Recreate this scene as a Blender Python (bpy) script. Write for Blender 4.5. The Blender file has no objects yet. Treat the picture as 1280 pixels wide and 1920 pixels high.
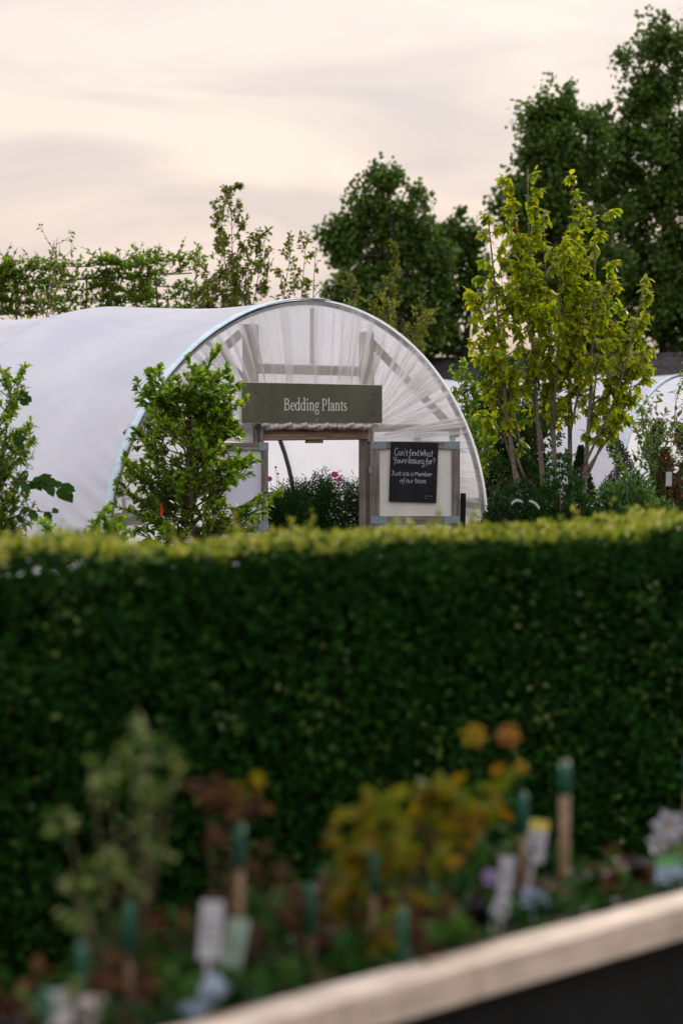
import bpy, bmesh, math, random
import numpy as np
from mathutils import Vector, Matrix

D = bpy.data
SC = bpy.context.scene
COL = SC.collection
F, HC, HZ = 5000.0, 2.07, 795.0            # focal length in photo pixels, camera height, horizon row

# ------------------------------------------------------------------ camera
cam_d = D.cameras.new("camera")
cam = D.objects.new("camera", cam_d); COL.objects.link(cam)
cam.location = (0, 0, HC); cam.rotation_euler = (math.pi / 2, 0, 0)
cam_d.sensor_fit = 'VERTICAL'; cam_d.sensor_height = 36.0; cam_d.sensor_width = 24.0
cam_d.lens = F / 1920 * 36.0
cam_d.shift_y = -(960 - HZ) / 1920 * -1 * -1
cam_d.clip_start = 0.1; cam_d.clip_end = 3000
cam_d.dof.use_dof = True
cam_d.dof.focus_distance = 28.3
cam_d.dof.aperture_fstop = 2.15
SC.camera = cam

# ------------------------------------------------------------------ world
SUN_EL, SUN_AZ = math.radians(17), math.radians(24)      # azimuth from +Y towards +X
world = D.worlds.new("World"); SC.world = world; world.use_nodes = True
wn, wl = world.node_tree.nodes, world.node_tree.links
wn.clear()
wo = wn.new("ShaderNodeOutputWorld"); wb = wn.new("ShaderNodeBackground"); wb.inputs[1].default_value = 0.1
sky = wn.new("ShaderNodeTexSky"); sky.sky_type = 'NISHITA'; sky.sun_disc = False
sky.sun_elevation = SUN_EL; sky.sun_rotation = SUN_AZ
tc = wn.new("ShaderNodeTexCoord"); sep = wn.new("ShaderNodeSeparateXYZ"); wl.new(tc.outputs["Generated"], sep.inputs[0])
mp = wn.new("ShaderNodeMapping"); mp.inputs["Scale"].default_value = (5, 5, 21); mp.inputs["Rotation"].default_value = (0, math.radians(9), 0)
wl.new(tc.outputs["Generated"], mp.inputs[0])
n1 = wn.new("ShaderNodeTexNoise"); n1.inputs["Scale"].default_value = 1.3; n1.inputs["Detail"].default_value = 6
n1.inputs["Roughness"].default_value = 0.5; n1.inputs["Distortion"].default_value = 0.7
wl.new(mp.outputs[0], n1.inputs["Vector"])
r1 = wn.new("ShaderNodeValToRGB"); r1.color_ramp.elements[0].position = .38; r1.color_ramp.elements[1].position = .62
wl.new(n1.outputs["Fac"], r1.inputs[0])
grad = wn.new("ShaderNodeValToRGB")                       # cloud colour by elevation
ce = grad.color_ramp.elements
ce[0].position = 0.0; (.67, .535, .495, 1)
ce[1].position = 1.0; ce[1].color = (1.44, 1.43, 1.52, 1)
for p, c in ((.045, (.67, .55, .515)), (.08, (.735, .61, .54)), (.125, (.70, .61, .56)), (.19, (.70, .64, .605)), (.5, (1.12, 1.06, 1.05))):
    e = ce.new(p); e.color = (*c, 1)
wl.new(sep.outputs[2], grad.inputs[0])
dark = wn.new("ShaderNodeMix"); dark.data_type = 'RGBA'; dark.blend_type = 'MULTIPLY'; dark.inputs[0].default_value = 1
streak = wn.new("ShaderNodeMix"); streak.data_type = 'RGBA'
streak.inputs[6].default_value = (.755, .775, .84, 1); streak.inputs[7].default_value = (1.08, 1.055, 1.02, 1)
wl.new(r1.outputs[0], streak.inputs[0])
wl.new(grad.outputs[0], dark.inputs[6]); wl.new(streak.outputs[2], dark.inputs[7])
gain = wn.new("ShaderNodeVectorMath"); gain.operation = 'SCALE'; gain.inputs[3].default_value = 10.0
wl.new(dark.outputs[2], gain.inputs[0])
cov = wn.new("ShaderNodeMix"); cov.data_type = 'RGBA'; cov.inputs[0].default_value = 0.93
wl.new(sky.outputs[0], cov.inputs[6]); wl.new(gain.outputs[0], cov.inputs[7])
wl.new(cov.outputs[2], wb.inputs[0]); wl.new(wb.outputs[0], wo.inputs[0])

# ------------------------------------------------------------------ sun
sd = D.lights.new("sun", 'SUN'); sd.energy = 2.0; sd.angle = math.radians(10); sd.color = (1, .86, .68)
sun = D.objects.new("sun", sd); COL.objects.link(sun)
sdir = Vector((math.sin(SUN_AZ) * math.cos(SUN_EL), math.cos(SUN_AZ) * math.cos(SUN_EL), math.sin(SUN_EL)))
sun.rotation_euler = sdir.to_track_quat('Z', 'Y').to_euler(); sun.location = sdir * 50

SC.view_settings.view_transform = 'Standard'; SC.view_settings.look = 'None'
SC.view_settings.exposure = 0.42; SC.view_settings.gamma = 1.0
SC.view_settings.use_curve_mapping = False
SC.cycles.max_bounces = 10; SC.cycles.transparent_max_bounces = 16; SC.cycles.transmission_bounces = 6
SC.cycles.diffuse_bounces = 5

# ------------------------------------------------------------------ materials
def new_mat(name):
    m = D.materials.new(name); m.use_nodes = True
    nt = m.node_tree; nt.nodes.clear()
    return m, nt.nodes, nt.links, nt.nodes.new("ShaderNodeOutputMaterial")

def ramp(n, stops):
    r = n.new("ShaderNodeValToRGB"); el = r.color_ramp.elements
    el[0].position = stops[0][0]; el[0].color = (*stops[0][1], 1)
    el[1].position = stops[-1][0]; el[1].color = (*stops[-1][1], 1)
    for p, c in stops[1:-1]:
        e = el.new(p); e.color = (*c, 1)
    return r

def noise(n, l, scale, detail=5, vec=None, stretch=None, rough=.55):
    t = n.new("ShaderNodeTexNoise"); t.inputs["Scale"].default_value = scale
    t.inputs["Detail"].default_value = detail; t.inputs["Roughness"].default_value = rough
    c = n.new("ShaderNodeTexCoord")
    if stretch:
        m = n.new("ShaderNodeMapping"); m.inputs["Scale"].default_value = stretch
        l.new(c.outputs["Object"], m.inputs[0]); l.new(m.outputs[0], t.inputs["Vector"])
    else:
        l.new(c.outputs["Object"], t.inputs["Vector"])
    return t

def bump(n, l, h, strength, dist, target):
    b = n.new("ShaderNodeBump"); b.inputs["Strength"].default_value = strength; b.inputs["Distance"].default_value = dist
    l.new(h, b.inputs["Height"]); l.new(b.outputs[0], target.inputs["Normal"]); return b

def mat_leaf(name, cols, trans=.35, rough=.5, spec=.3, tcol=None):
    m, n, l, o = new_mat(name)
    g = n.new("ShaderNodeNewGeometry")
    k = len(cols)
    r = ramp(n, [(i / (k - 1), c) for i, c in enumerate(cols)])
    l.new(g.outputs["Random Per Island"], r.inputs[0])
    p = n.new("ShaderNodeBsdfPrincipled"); p.inputs["Roughness"].default_value = rough
    p.inputs["Specular IOR Level"].default_value = spec
    l.new(r.outputs[0], p.inputs["Base Color"])
    t = n.new("ShaderNodeBsdfTranslucent")
    mul = n.new("ShaderNodeMix"); mul.data_type = 'RGBA'; mul.blend_type = 'MULTIPLY'; mul.inputs[0].default_value = 1
    mul.inputs[7].default_value = (*(tcol or (1.6, 1.7, .6)), 1)
    l.new(r.outputs[0], mul.inputs[6]); l.new(mul.outputs[2], t.inputs[0])
    x = n.new("ShaderNodeMixShader"); x.inputs[0].default_value = trans
    l.new(p.outputs[0], x.inputs[1]); l.new(t.outputs[0], x.inputs[2]); l.new(x.outputs[0], o.inputs[0])
    return m

def mat_noise(name, c1, c2, scale, rough=.7, spec=.3, stretch=None, bstr=.3, bdist=.004, lo=.35, hi=.65, metal=0):
    m, n, l, o = new_mat(name)
    t = noise(n, l, scale, 6, stretch=stretch)
    r = ramp(n, [(lo, c1), (hi, c2)]); l.new(t.outputs["Fac"], r.inputs[0])
    p = n.new("ShaderNodeBsdfPrincipled"); p.inputs["Roughness"].default_value = rough
    p.inputs["Specular IOR Level"].default_value = spec; p.inputs["Metallic"].default_value = metal
    l.new(r.outputs[0], p.inputs["Base Color"])
    if bstr: bump(n, l, t.outputs["Fac"], bstr, bdist, p)
    l.new(p.outputs[0], o.inputs[0])
    return m

def mat_wood(name, axis, cols, knots=0.0):
    """weathered timber, grain along the object axis given"""
    m, n, l, o = new_mat(name)
    st = [28, 28, 28]; st[axis] = 1.2
    a = noise(n, l, 1.6, 8, stretch=tuple(st), rough=.65)
    b = noise(n, l, 5.0, 4)
    r = ramp(n, [(.28, cols[0]), (.5, cols[1]), (.72, cols[2])]); l.new(a.outputs["Fac"], r.inputs[0])
    mx = n.new("ShaderNodeMix"); mx.data_type = 'RGBA'; mx.blend_type = 'MULTIPLY'; mx.inputs[0].default_value = .8
    r2 = ramp(n, [(.3, (.62, .6, .58)), (.62, (1.08, 1.04, 1.0))]); l.new(b.outputs["Fac"], r2.inputs[0])
    l.new(r.outputs[0], mx.inputs[6]); l.new(r2.outputs[0], mx.inputs[7])
    col = mx.outputs[2]
    if knots:
        v = n.new("ShaderNodeTexVoronoi"); v.inputs["Scale"].default_value = knots
        c = n.new("ShaderNodeTexCoord"); mpp = n.new("ShaderNodeMapping"); s2 = [1.7, 1.7, 1.7]; s2[axis] = .62
        mpp.inputs["Scale"].default_value = s2
        l.new(c.outputs["Object"], mpp.inputs[0]); l.new(mpp.outputs[0], v.inputs["Vector"])
        kr = ramp(n, [(.20, (.36, .30, .27)), (.34, (1, 1, 1))]); l.new(v.outputs["Distance"], kr.inputs[0])
        m3 = n.new("ShaderNodeMix"); m3.data_type = 'RGBA'; m3.blend_type = 'MULTIPLY'; m3.inputs[0].default_value = 1
        l.new(col, m3.inputs[6]); l.new(kr.outputs[0], m3.inputs[7]); col = m3.outputs[2]
    p = n.new("ShaderNodeBsdfPrincipled"); p.inputs["Roughness"].default_value = .85; p.inputs["Specular IOR Level"].default_value = .15
    l.new(col, p.inputs["Base Color"]); bump(n, l, a.outputs["Fac"], .5, .004, p); l.new(p.outputs[0], o.inputs[0])
    return m

def mat_plain(name, c, rough=.6, spec=.3):
    return mat_noise(name, tuple(x * .86 for x in c), tuple(min(1, x * 1.08) for x in c), 14, rough, spec, bstr=.05)

def mat_film(name, c1, c2, transl, clear, wr=(2, 2, 2), bstr=.15, bdist=.02, rough=.42):
    """polythene: white film that scatters light through and, where thin, lets the timber behind show"""
    m, n, l, o = new_mat(name)
    t = noise(n, l, 1.1, 6); t2 = noise(n, l, 2.2, 5, stretch=wr)
    r = ramp(n, [(.35, c1), (.65, c2)]); l.new(t.outputs["Fac"], r.inputs[0])
    p = n.new("ShaderNodeBsdfPrincipled"); p.inputs["Roughness"].default_value = rough; p.inputs["Specular IOR Level"].default_value = .35
    l.new(r.outputs[0], p.inputs["Base Color"])
    tr = n.new("ShaderNodeBsdfTranslucent"); l.new(r.outputs[0], tr.inputs[0])
    bb = bump(n, l, t2.outputs["Fac"], bstr, bdist, p); l.new(bb.outputs[0], tr.inputs["Normal"])
    x = n.new("ShaderNodeMixShader"); x.inputs[0].default_value = transl
    l.new(p.outputs[0], x.inputs[1]); l.new(tr.outputs[0], x.inputs[2])
    if clear > 0:
        tp = n.new("ShaderNodeBsdfTransparent"); y = n.new("ShaderNodeMixShader")
        rr = ramp(n, [(.3, (clear * .6,) * 3), (.7, (clear * 1.35,) * 3)])
        l.new(t2.outputs["Fac"], rr.inputs[0]); l.new(rr.outputs[0], y.inputs[0])
        l.new(x.outputs[0], y.inputs[1]); l.new(tp.outputs[0], y.inputs[2]); l.new(y.outputs[0], o.inputs[0])
    else:
        l.new(x.outputs[0], o.inputs[0])
    return m

GREY = ((.075, .065, .06), (.20, .18, .165), (.33, .30, .28))
WARM = ((.07, .045, .032), (.20, .14, .10), (.34, .25, .19))
PALE = ((.44, .36, .29), (.62, .52, .43), (.74, .65, .55))
WOODX, WOODY, WOODZ = (mat_wood("weathered timber " + s, i, GREY) for i, s in enumerate("xyz"))
WARMX = mat_wood("brown timber", 0, WARM); WARMZ = mat_wood("brown upright timber", 2, WARM)
SLEEPER = mat_wood("pale sawn timber", 0, PALE, knots=2.1)
COVER = mat_film("white polythene cover", (.755, .77, .87), (.86, .875, .945), .46, 0, (1.5, .35, 1.5), .25, .03)
def mat_sheet():
    m, n, l, o = new_mat("thin polythene end sheet")
    at_ = n.new("ShaderNodeAttribute"); at_.attribute_name = "fold"
    t = noise(n, l, 1.6, 5); r = ramp(n, [(.3, (.88, .86, .83)), (.7, (.96, .945, .92))]); l.new(t.outputs["Fac"], r.inputs[0])
    p = n.new("ShaderNodeBsdfPrincipled"); p.inputs["Roughness"].default_value = .28; p.inputs["Specular IOR Level"].default_value = .4
    l.new(r.outputs[0], p.inputs["Base Color"])
    tr = n.new("ShaderNodeBsdfTranslucent"); l.new(r.outputs[0], tr.inputs[0])
    x = n.new("ShaderNodeMixShader"); x.inputs[0].default_value = .58
    l.new(p.outputs[0], x.inputs[1]); l.new(tr.outputs[0], x.inputs[2])
    tp = n.new("ShaderNodeBsdfTransparent"); y = n.new("ShaderNodeMixShader")
    # gathered, doubled film is whiter; stretched film is clearer
    rr = ramp(n, [(.08, (.62,) * 3), (.34, (.36,) * 3), (.70, (.04,) * 3)]); l.new(at_.outputs["Fac"], rr.inputs[0])
    l.new(rr.outputs[0], y.inputs[0]); l.new(x.outputs[0], y.inputs[1]); l.new(tp.outputs[0], y.inputs[2]); l.new(y.outputs[0], o.inputs[0])
    return m
SHEET = mat_sheet()
TAPE = mat_noise("pale blue tape", (.48, .61, .70), (.62, .75, .82), 9, .5, bstr=.1)
STEEL = mat_noise("galvanised steel", (.16, .18, .19), (.34, .36, .37), 7, .45, .5, metal=.5, bstr=.1)
NAILPLATE = mat_noise("galvanised nail plate", (.10, .17, .21), (.36, .46, .50), 90, .5, .5, metal=.3, bstr=.6, bdist=.003)
DARKPIPE = mat_noise("dull hoop steel", (.05, .06, .065), (.10, .115, .12), 9, .5, .4, metal=.3, bstr=.1)
SIGNGREEN = mat_noise("olive sign paint", (.060, .063, .038), (.090, .092, .058), 2.2, .5, .35, bstr=.05)
SIGNEDGE = mat_plain("pale board edge", (.62, .60, .54))
LETTER = mat_plain("cream lettering", (.70, .70, .64))
CHALKBOARD = mat_noise("black chalk board", (.006, .007, .009), (.012, .013, .016), 6, .55, .25, bstr=.05)
CHALK = mat_noise("chalk", (.32, .32, .38), (.56, .56, .63), 60, .9, .1, bstr=.2)
BOARDWHITE = mat_noise("white door panel", (.66, .64, .60), (.76, .74, .70), 3, .6, .3, bstr=.05)
SCREW = mat_plain("dark screw head", (.02, .02, .02), .4, .5)
BARK = mat_noise("grey brown bark", (.05, .04, .032), (.16, .13, .105), 22, .9, .1, stretch=(3, 3, .6), bstr=.8, bdist=.01)
PALEBARK = mat_noise("smooth grey bark", (.085, .068, .052), (.21, .175, .14), 20, .85, .15, stretch=(2, 2, 3), bstr=.5, bdist=.006)
TWIG = mat_noise("brown twig", (.05, .035, .024), (.12, .085, .055), 30, .85, .15, bstr=.3)
HEDGECORE = mat_noise('hedge core with painted shade', (.002, .007, .0015), (.006, .014, .004), 40, 1, .0, bstr=.5)  # near-black green: the hedge's inner shade is put into the colour
FARBARK = mat_noise('dark distant bark', (.018, .015, .012), (.05, .042, .034), 9, .95, .05, stretch=(3, 3, .6), bstr=.6, bdist=.02)
GROUND = mat_noise("dark gravel and soil", (.035, .030, .025), (.13, .115, .095), 22, .95, .1, bstr=.8, bdist=.02)
FABRIC = mat_noise("black ground cover fabric", (.003, .0035, .0035), (.010, .011, .011), 60, .8, .2, bstr=.3)
ROOF = mat_noise("dark corrugated sheet", (.022, .019, .020), (.06, .052, .053), 3, .8, .2, bstr=.3)
SHEDWALL = mat_noise("dark shed cladding", (.05, .045, .04), (.09, .08, .07), 4, .8, .2)
COMPOST = mat_noise("potting compost", (.015, .011, .008), (.05, .038, .028), 60, .95, .05, bstr=1, bdist=.01)
POTBLACK = mat_plain("black plastic pot", (.012, .012, .013), .45, .4)
POTTERRA = mat_plain("terracotta plastic pot", (.17, .085, .05), .6, .3)
CANE = mat_noise("bamboo cane", (.16, .105, .06), (.30, .21, .12), 12, .6, .3, stretch=(1, 1, 6), bstr=.2)
CAPGREEN = mat_plain("green cane cap", (.008, .085, .05), .5, .4)
LABELW = mat_plain("white plastic label", (.46, .46, .50), .5, .3)
LABELB = mat_plain("pale blue label", (.34, .43, .60), .5, .3)
LABELY = mat_plain("yellow label print", (.65, .52, .06), .5, .3)
LABELG = mat_plain("green label print", (.10, .35, .08), .5, .3)
REDTAG = mat_plain("red tag", (.45, .015, .02), .5, .3)
L_POPLAR = mat_leaf("poplar leaf", [(.028, .066, .010), (.046, .096, .014), (.075, .135, .018), (.125, .19, .028)], .38, .5, .3, (1.4, 1.5, .6))
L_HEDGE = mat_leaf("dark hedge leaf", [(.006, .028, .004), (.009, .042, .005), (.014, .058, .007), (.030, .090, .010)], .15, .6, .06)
L_SHOOT = mat_leaf("fresh hedge shoot", [(.08, .14, .010), (.15, .21, .014), (.24, .28, .020), (.32, .32, .035), (.55, .50, .24)], .35, .5, .3, (1.3, 1.3, .6))
L_YELLOW = mat_leaf("lime green tree leaf", [(.13, .215, .008), (.205, .29, .010), (.295, .35, .013), (.38, .38, .018)], .55, .45, .3, (1.5, 1.45, .55))
L_RED = mat_leaf("reddened leaf", [(.22, .05, .012), (.32, .09, .02)], .4, .5, .3, (1.3, .9, .5))
L_SAPLING = mat_leaf("olive sapling leaf", [(.075, .10, .02), (.12, .145, .025), (.18, .175, .03)], .4, .45, .3)
L_BEAM = mat_leaf("hornbeam leaf", [(.06, .115, .010), (.10, .175, .012), (.17, .23, .018)], .58, .45, .3)
L_BUSH = mat_leaf("evergreen bush leaf", [(.05, .115, .007), (.09, .17, .010), (.15, .24, .016), (.26, .33, .05)], .48, .38, .35)
L_OCHRE = mat_leaf("ochre old leaf", [(.34, .18, .02), (.42, .24, .03)], .4, .5, .3, (1.3, 1.1, .5))
L_DARK = mat_leaf("dark shrub leaf", [(.012, .042, .008), (.022, .064, .012), (.04, .095, .016)], .25, .65, .08)
L_CONIFER = mat_leaf("dark conifer spray", [(.012, .034, .012), (.02, .05, .016), (.03, .068, .02)], .15, .6, .2)
L_RHODO = mat_leaf("long glossy leaf", [(.03, .085, .022), (.05, .115, .028), (.075, .145, .03)], .3, .35, .5)
L_CLIMB = mat_leaf("pale climber leaf", [(.06, .11, .03), (.10, .16, .04), (.15, .20, .05)], .4, .45, .3)
L_FRESH = mat_leaf("fresh shoot leaf", [(.08, .17, .01), (.13, .24, .015), (.19, .29, .02)], .45, .4, .3)
L_VARIEG = mat_leaf("cream edged leaf", [(.015, .045, .012), (.06, .105, .03), (.13, .17, .065), (.25, .27, .13)], .3, .7, .08)
L_MAPLE = mat_leaf("yellow maple leaf", [(.04, .08, .005), (.11, .13, .007), (.20, .16, .010), (.17, .085, .012)], .4, .7, .08, (1.3, 1.2, .5))
L_BROWN = mat_leaf("bronze brown leaf", [(.035, .018, .013), (.07, .034, .02), (.13, .062, .03)], .3, .8, .05, (1.2, 1, .7))
L_FEATHER = mat_leaf("feathery foliage", [(.010, .042, .008), (.018, .065, .012), (.034, .10, .018)], .25, .6, .1)
PETALM = mat_leaf("magenta petal", [(.42, .02, .17), (.55, .04, .25)], .35, .6, .2, (1.2, .9, 1.1))
PETALW = mat_leaf("white petal", [(.28, .28, .32), (.36, .36, .40)], .35, .6, .2, (1, 1, 1))
PETALO = mat_leaf("orange petal", [(.19, .075, .010), (.23, .11, .012)], .3, .6, .2, (1.1, 1, .8))
PETALY = mat_leaf("yellow petal", [(.21, .14, .008), (.25, .18, .012)], .3, .6, .2, (1.1, 1, .8))
EYE = mat_plain("flower eye", (.5, .33, .02))

# ------------------------------------------------------------------ helpers
def at(px, py, Y):
    """the point of the place that the photograph shows at a pixel, at distance Y"""
    return Vector(((px - 640) / F * Y, Y, HC - (py - HZ) / F * Y))

def tag(o, label=None, cat=None, group=None, kind=None):
    if label: o['label'] = label
    if cat: o['category'] = cat
    if group: o['group'] = group
    if kind: o['kind'] = kind
    return o

def thing(name, label, cat, loc=(0, 0, 0), rz=0.0, group=None):
    o = D.objects.new(name, None); COL.objects.link(o)
    o.location = loc; o.rotation_euler = (0, 0, rz); o.empty_display_size = .2
    return tag(o, label, cat, group)

def link(name, me, parent=None, mat=None, loc=None, rot=None, kind=None):
    o = D.objects.new(name, me); COL.objects.link(o)
    if mat is not None and not me.materials: me.materials.append(mat)
    if parent is not None: o.parent = parent
    if loc is not None: o.location = loc
    if rot is not None: o.rotation_euler = rot
    if kind: o['kind'] = kind
    return o

def shade(me, smooth):
    me.polygons.foreach_set("use_smooth", [smooth] * len(me.polygons)); me.update()

class MB:
    """collects boxes, tubes and sheets of one part"""
    def __init__(s): s.v = []; s.f = []
    def add(s, vs, fs):
        k = len(s.v); s.v += [tuple(p) for p in vs]; s.f += [tuple(i + k for i in f) for f in fs]; return s
    def box(s, x0, x1, y0, y1, z0, z1, jig=0, rng=None):
        vs = [(x, y, z) for z in (z0, z1) for y in (y0, y1) for x in (x0, x1)]
        if jig: vs = [tuple(c + rng.uniform(-jig, jig) for c in p) for p in vs]
        return s.add(vs, [(0, 2, 3, 1), (4, 5, 7, 6), (0, 1, 5, 4), (2, 6, 7, 3), (0, 4, 6, 2), (1, 3, 7, 5)])
    def tube(s, pts, radii, n=6, cap=True):
        pts = [Vector(p) for p in pts]
        if not hasattr(radii, '__len__'): radii = [radii] * len(pts)
        vs, fs = [], []
        t0 = (pts[1] - pts[0]).normalized()
        a = t0.orthogonal().normalized()
        for i, p in enumerate(pts):
            t = (pts[min(i + 1, len(pts) - 1)] - pts[max(i - 1, 0)])
            t = t.normalized() if t.length > 1e-9 else t0
            a = (a - t * a.dot(t)); a = a.normalized() if a.length > 1e-6 else t.orthogonal().normalized()
            b = t.cross(a)
            for k in range(n):
                th = 2 * math.pi * k / n
                vs.append(p + (a * math.cos(th) + b * math.sin(th)) * radii[i])
        for i in range(len(pts) - 1):
            for k in range(n):
                k2 = (k + 1) % n
                fs.append((i * n + k, i * n + k2, (i + 1) * n + k2, (i + 1) * n + k))
        if cap:
            fs.append(tuple(reversed(range(n)))); fs.append(tuple((len(pts) - 1) * n + k for k in range(n)))
        return s.add(vs, fs)
    def grid(s, fn, nu, nv):
        vs = [fn(i / nu, j / nv) for j in range(nv + 1) for i in range(nu + 1)]
        return s.add(vs, [(j * (nu + 1) + i, j * (nu + 1) + i + 1, (j + 1) * (nu + 1) + i + 1, (j + 1) * (nu + 1) + i)
                          for j in range(nv) for i in range(nu)])
    def lathe(s, prof, n=16, c=(0, 0, 0)):
        vs = [(c[0] + r * math.cos(2 * math.pi * k / n), c[1] + r * math.sin(2 * math.pi * k / n), c[2] + z) for r, z in prof for k in range(n)]
        fs = [(i * n + k, i * n + (k + 1) % n, (i + 1) * n + (k + 1) % n, (i + 1) * n + k) for i in range(len(prof) - 1) for k in range(n)]
        return s.add(vs, fs)
    def mesh(s, name, mat, smooth=False):
        me = D.meshes.new(name); me.from_pydata(s.v, [], s.f); me.validate(); me.materials.append(mat)
        shade(me, smooth); return me
    def build(s, name, mat, parent=None, smooth=False, bevel=0, kind=None, loc=None, rot=None):
        o = link(name, s.mesh(name, mat, smooth), parent, None, loc, rot, kind)
        if bevel:
            b = o.modifiers.new("bevel", 'BEVEL'); b.width = bevel; b.segments = 2; b.limit_method = 'ANGLE'
        return o

# leaf outlines: (along, across, lift) and triangles
DIAMOND = (np.array([(0, 0, 0), (.5, .5, .08), (1, 0, -.06), (.5, -.5, .08)], float), np.array([(0, 2, 1), (0, 3, 2)]))
OVAL = (np.array([(0, 0, 0), (.35, 0, .0), (.72, 0, -.07), (1, 0, -.2), (.22, .40, .08), (.62, .42, .03), (.22, -.40, .08), (.62, -.42, .03)], float),
        np.array([(0, 1, 4), (1, 2, 5), (1, 5, 4), (2, 3, 5), (0, 6, 1), (1, 7, 2), (1, 6, 7), (2, 7, 3)]))

def unit(a):
    return a / np.maximum(np.linalg.norm(a, axis=1, keepdims=True), 1e-9)

def leaf_frames(P, A, N):
    A = unit(A); B = unit(np.cross(N, A)); N = np.cross(A, B)
    return A, B, N

def leaf_mesh(name, P, A, N, L, W, mat, tpl=DIAMOND):
    P = np.asarray(P, float); n = len(P)
    A, B, N = leaf_frames(P, np.asarray(A, float), np.asarray(N, float))
    L = np.broadcast_to(np.asarray(L, float), (n,)); W = np.broadcast_to(np.asarray(W, float), (n,))
    T, Q = tpl; k = len(T)
    V = (P[:, None, :] + A[:, None, :] * (T[None, :, 0:1] * L[:, None, None]) + B[:, None, :] * (T[None, :, 1:2] * W[:, None, None])
         + N[:, None, :] * (T[None, :, 2:3] * L[:, None, None])).reshape(-1, 3)
    Fc = (Q[None] + (np.arange(n) * k)[:, None, None]).reshape(-1, 3)
    me = D.meshes.new(name)
    me.vertices.add(len(V)); me.vertices.foreach_set("co", V.astype(np.float32).ravel())
    me.loops.add(Fc.size); me.loops.foreach_set("vertex_index", Fc.astype(np.int32).ravel())
    me.polygons.add(len(Fc)); me.polygons.foreach_set("loop_start", np.arange(0, Fc.size, 3, dtype=np.int32))
    me.polygons.foreach_set("loop_total", np.full(len(Fc), 3, np.int32))
    me.update(calc_edges=True); me.materials.append(mat)
    return me

UNIT_LEAF = {}
def unit_leaf(mat, ratio):
    key = (mat.name, round(ratio, 2))
    if key not in UNIT_LEAF:
        # a few shades per material, so that single leaves differ like the rest
        UNIT_LEAF[key] = leaf_mesh("leaf", [(0, 0, 0)], [(1, 0, 0)], [(0, 0, 1)], 1, ratio, mat, OVAL)
    return UNIT_LEAF[key]

def single_leaves(parent, P, A, N, L, ratio, mat, name="leaf"):
    A, B, N = leaf_frames(P, A, N)
    me = unit_leaf(mat, ratio)
    for i in range(len(P)):
        o = D.objects.new(name, me); COL.objects.link(o); o.parent = parent
        m = Matrix.Identity(4)
        for r in range(3):
            m[r][0], m[r][1], m[r][2], m[r][3] = A[i][r] * L[i], B[i][r] * L[i], N[i][r] * L[i], P[i][r]
        o.matrix_local = m

def path(rng, p, d, length, n=6, wander=.12, up=.1):
    pts = [Vector(p)]; d = Vector(d).normalized()
    for i in range(n):
        d = (d + Vector((rng.gauss(0, wander), rng.gauss(0, wander), rng.gauss(0, wander) + up))).normalized()
        pts.append(pts[-1] + d * length / n)
    return pts

def along(pts, t):
    x = min(max(t, 0), .9999) * (len(pts) - 1); i = int(x)
    return pts[i].lerp(pts[i + 1], x - i), (pts[i + 1] - pts[i]).normalized()

def fill_crown(root, leaves, rng_np, mat, size, ratio, singles=0, crown="crown", tpl=DIAMOND, mats2=()):
    """leaves: rows of position, axis, normal. The ones nearest the path side become leaf parts, the rest one crown mesh."""
    arr = np.array(leaves, float); P, A, N = arr[:, 0:3], arr[:, 3:6], arr[:, 6:9]
    L = size * rng_np.uniform(.7, 1.2, len(P))
    idx = np.arange(len(P))
    if singles:
        order = np.argsort(P[:, 1] + rng_np.uniform(0, .25, len(P)) - L)
        pick = order[:singles]; rest = order[singles:]
        single_leaves(root, P[pick], A[pick], N[pick], L[pick], ratio, mat)
        idx = rest
    for m2, frac in mats2:
        k = int(len(idx) * frac); sel = rng_np.permutation(len(idx)); a, idx = idx[sel[:k]], idx[sel[k:]]
        if k:
            link("turned_leaves", leaf_mesh("turned_leaves", P[a], A[a], N[a], L[a], L[a] * ratio, m2, tpl), root, kind="stuff")
    link(crown, leaf_mesh(crown, P[idx], A[idx], N[idx], L[idx], L[idx] * ratio, mat, tpl), root, kind="stuff")

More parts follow.
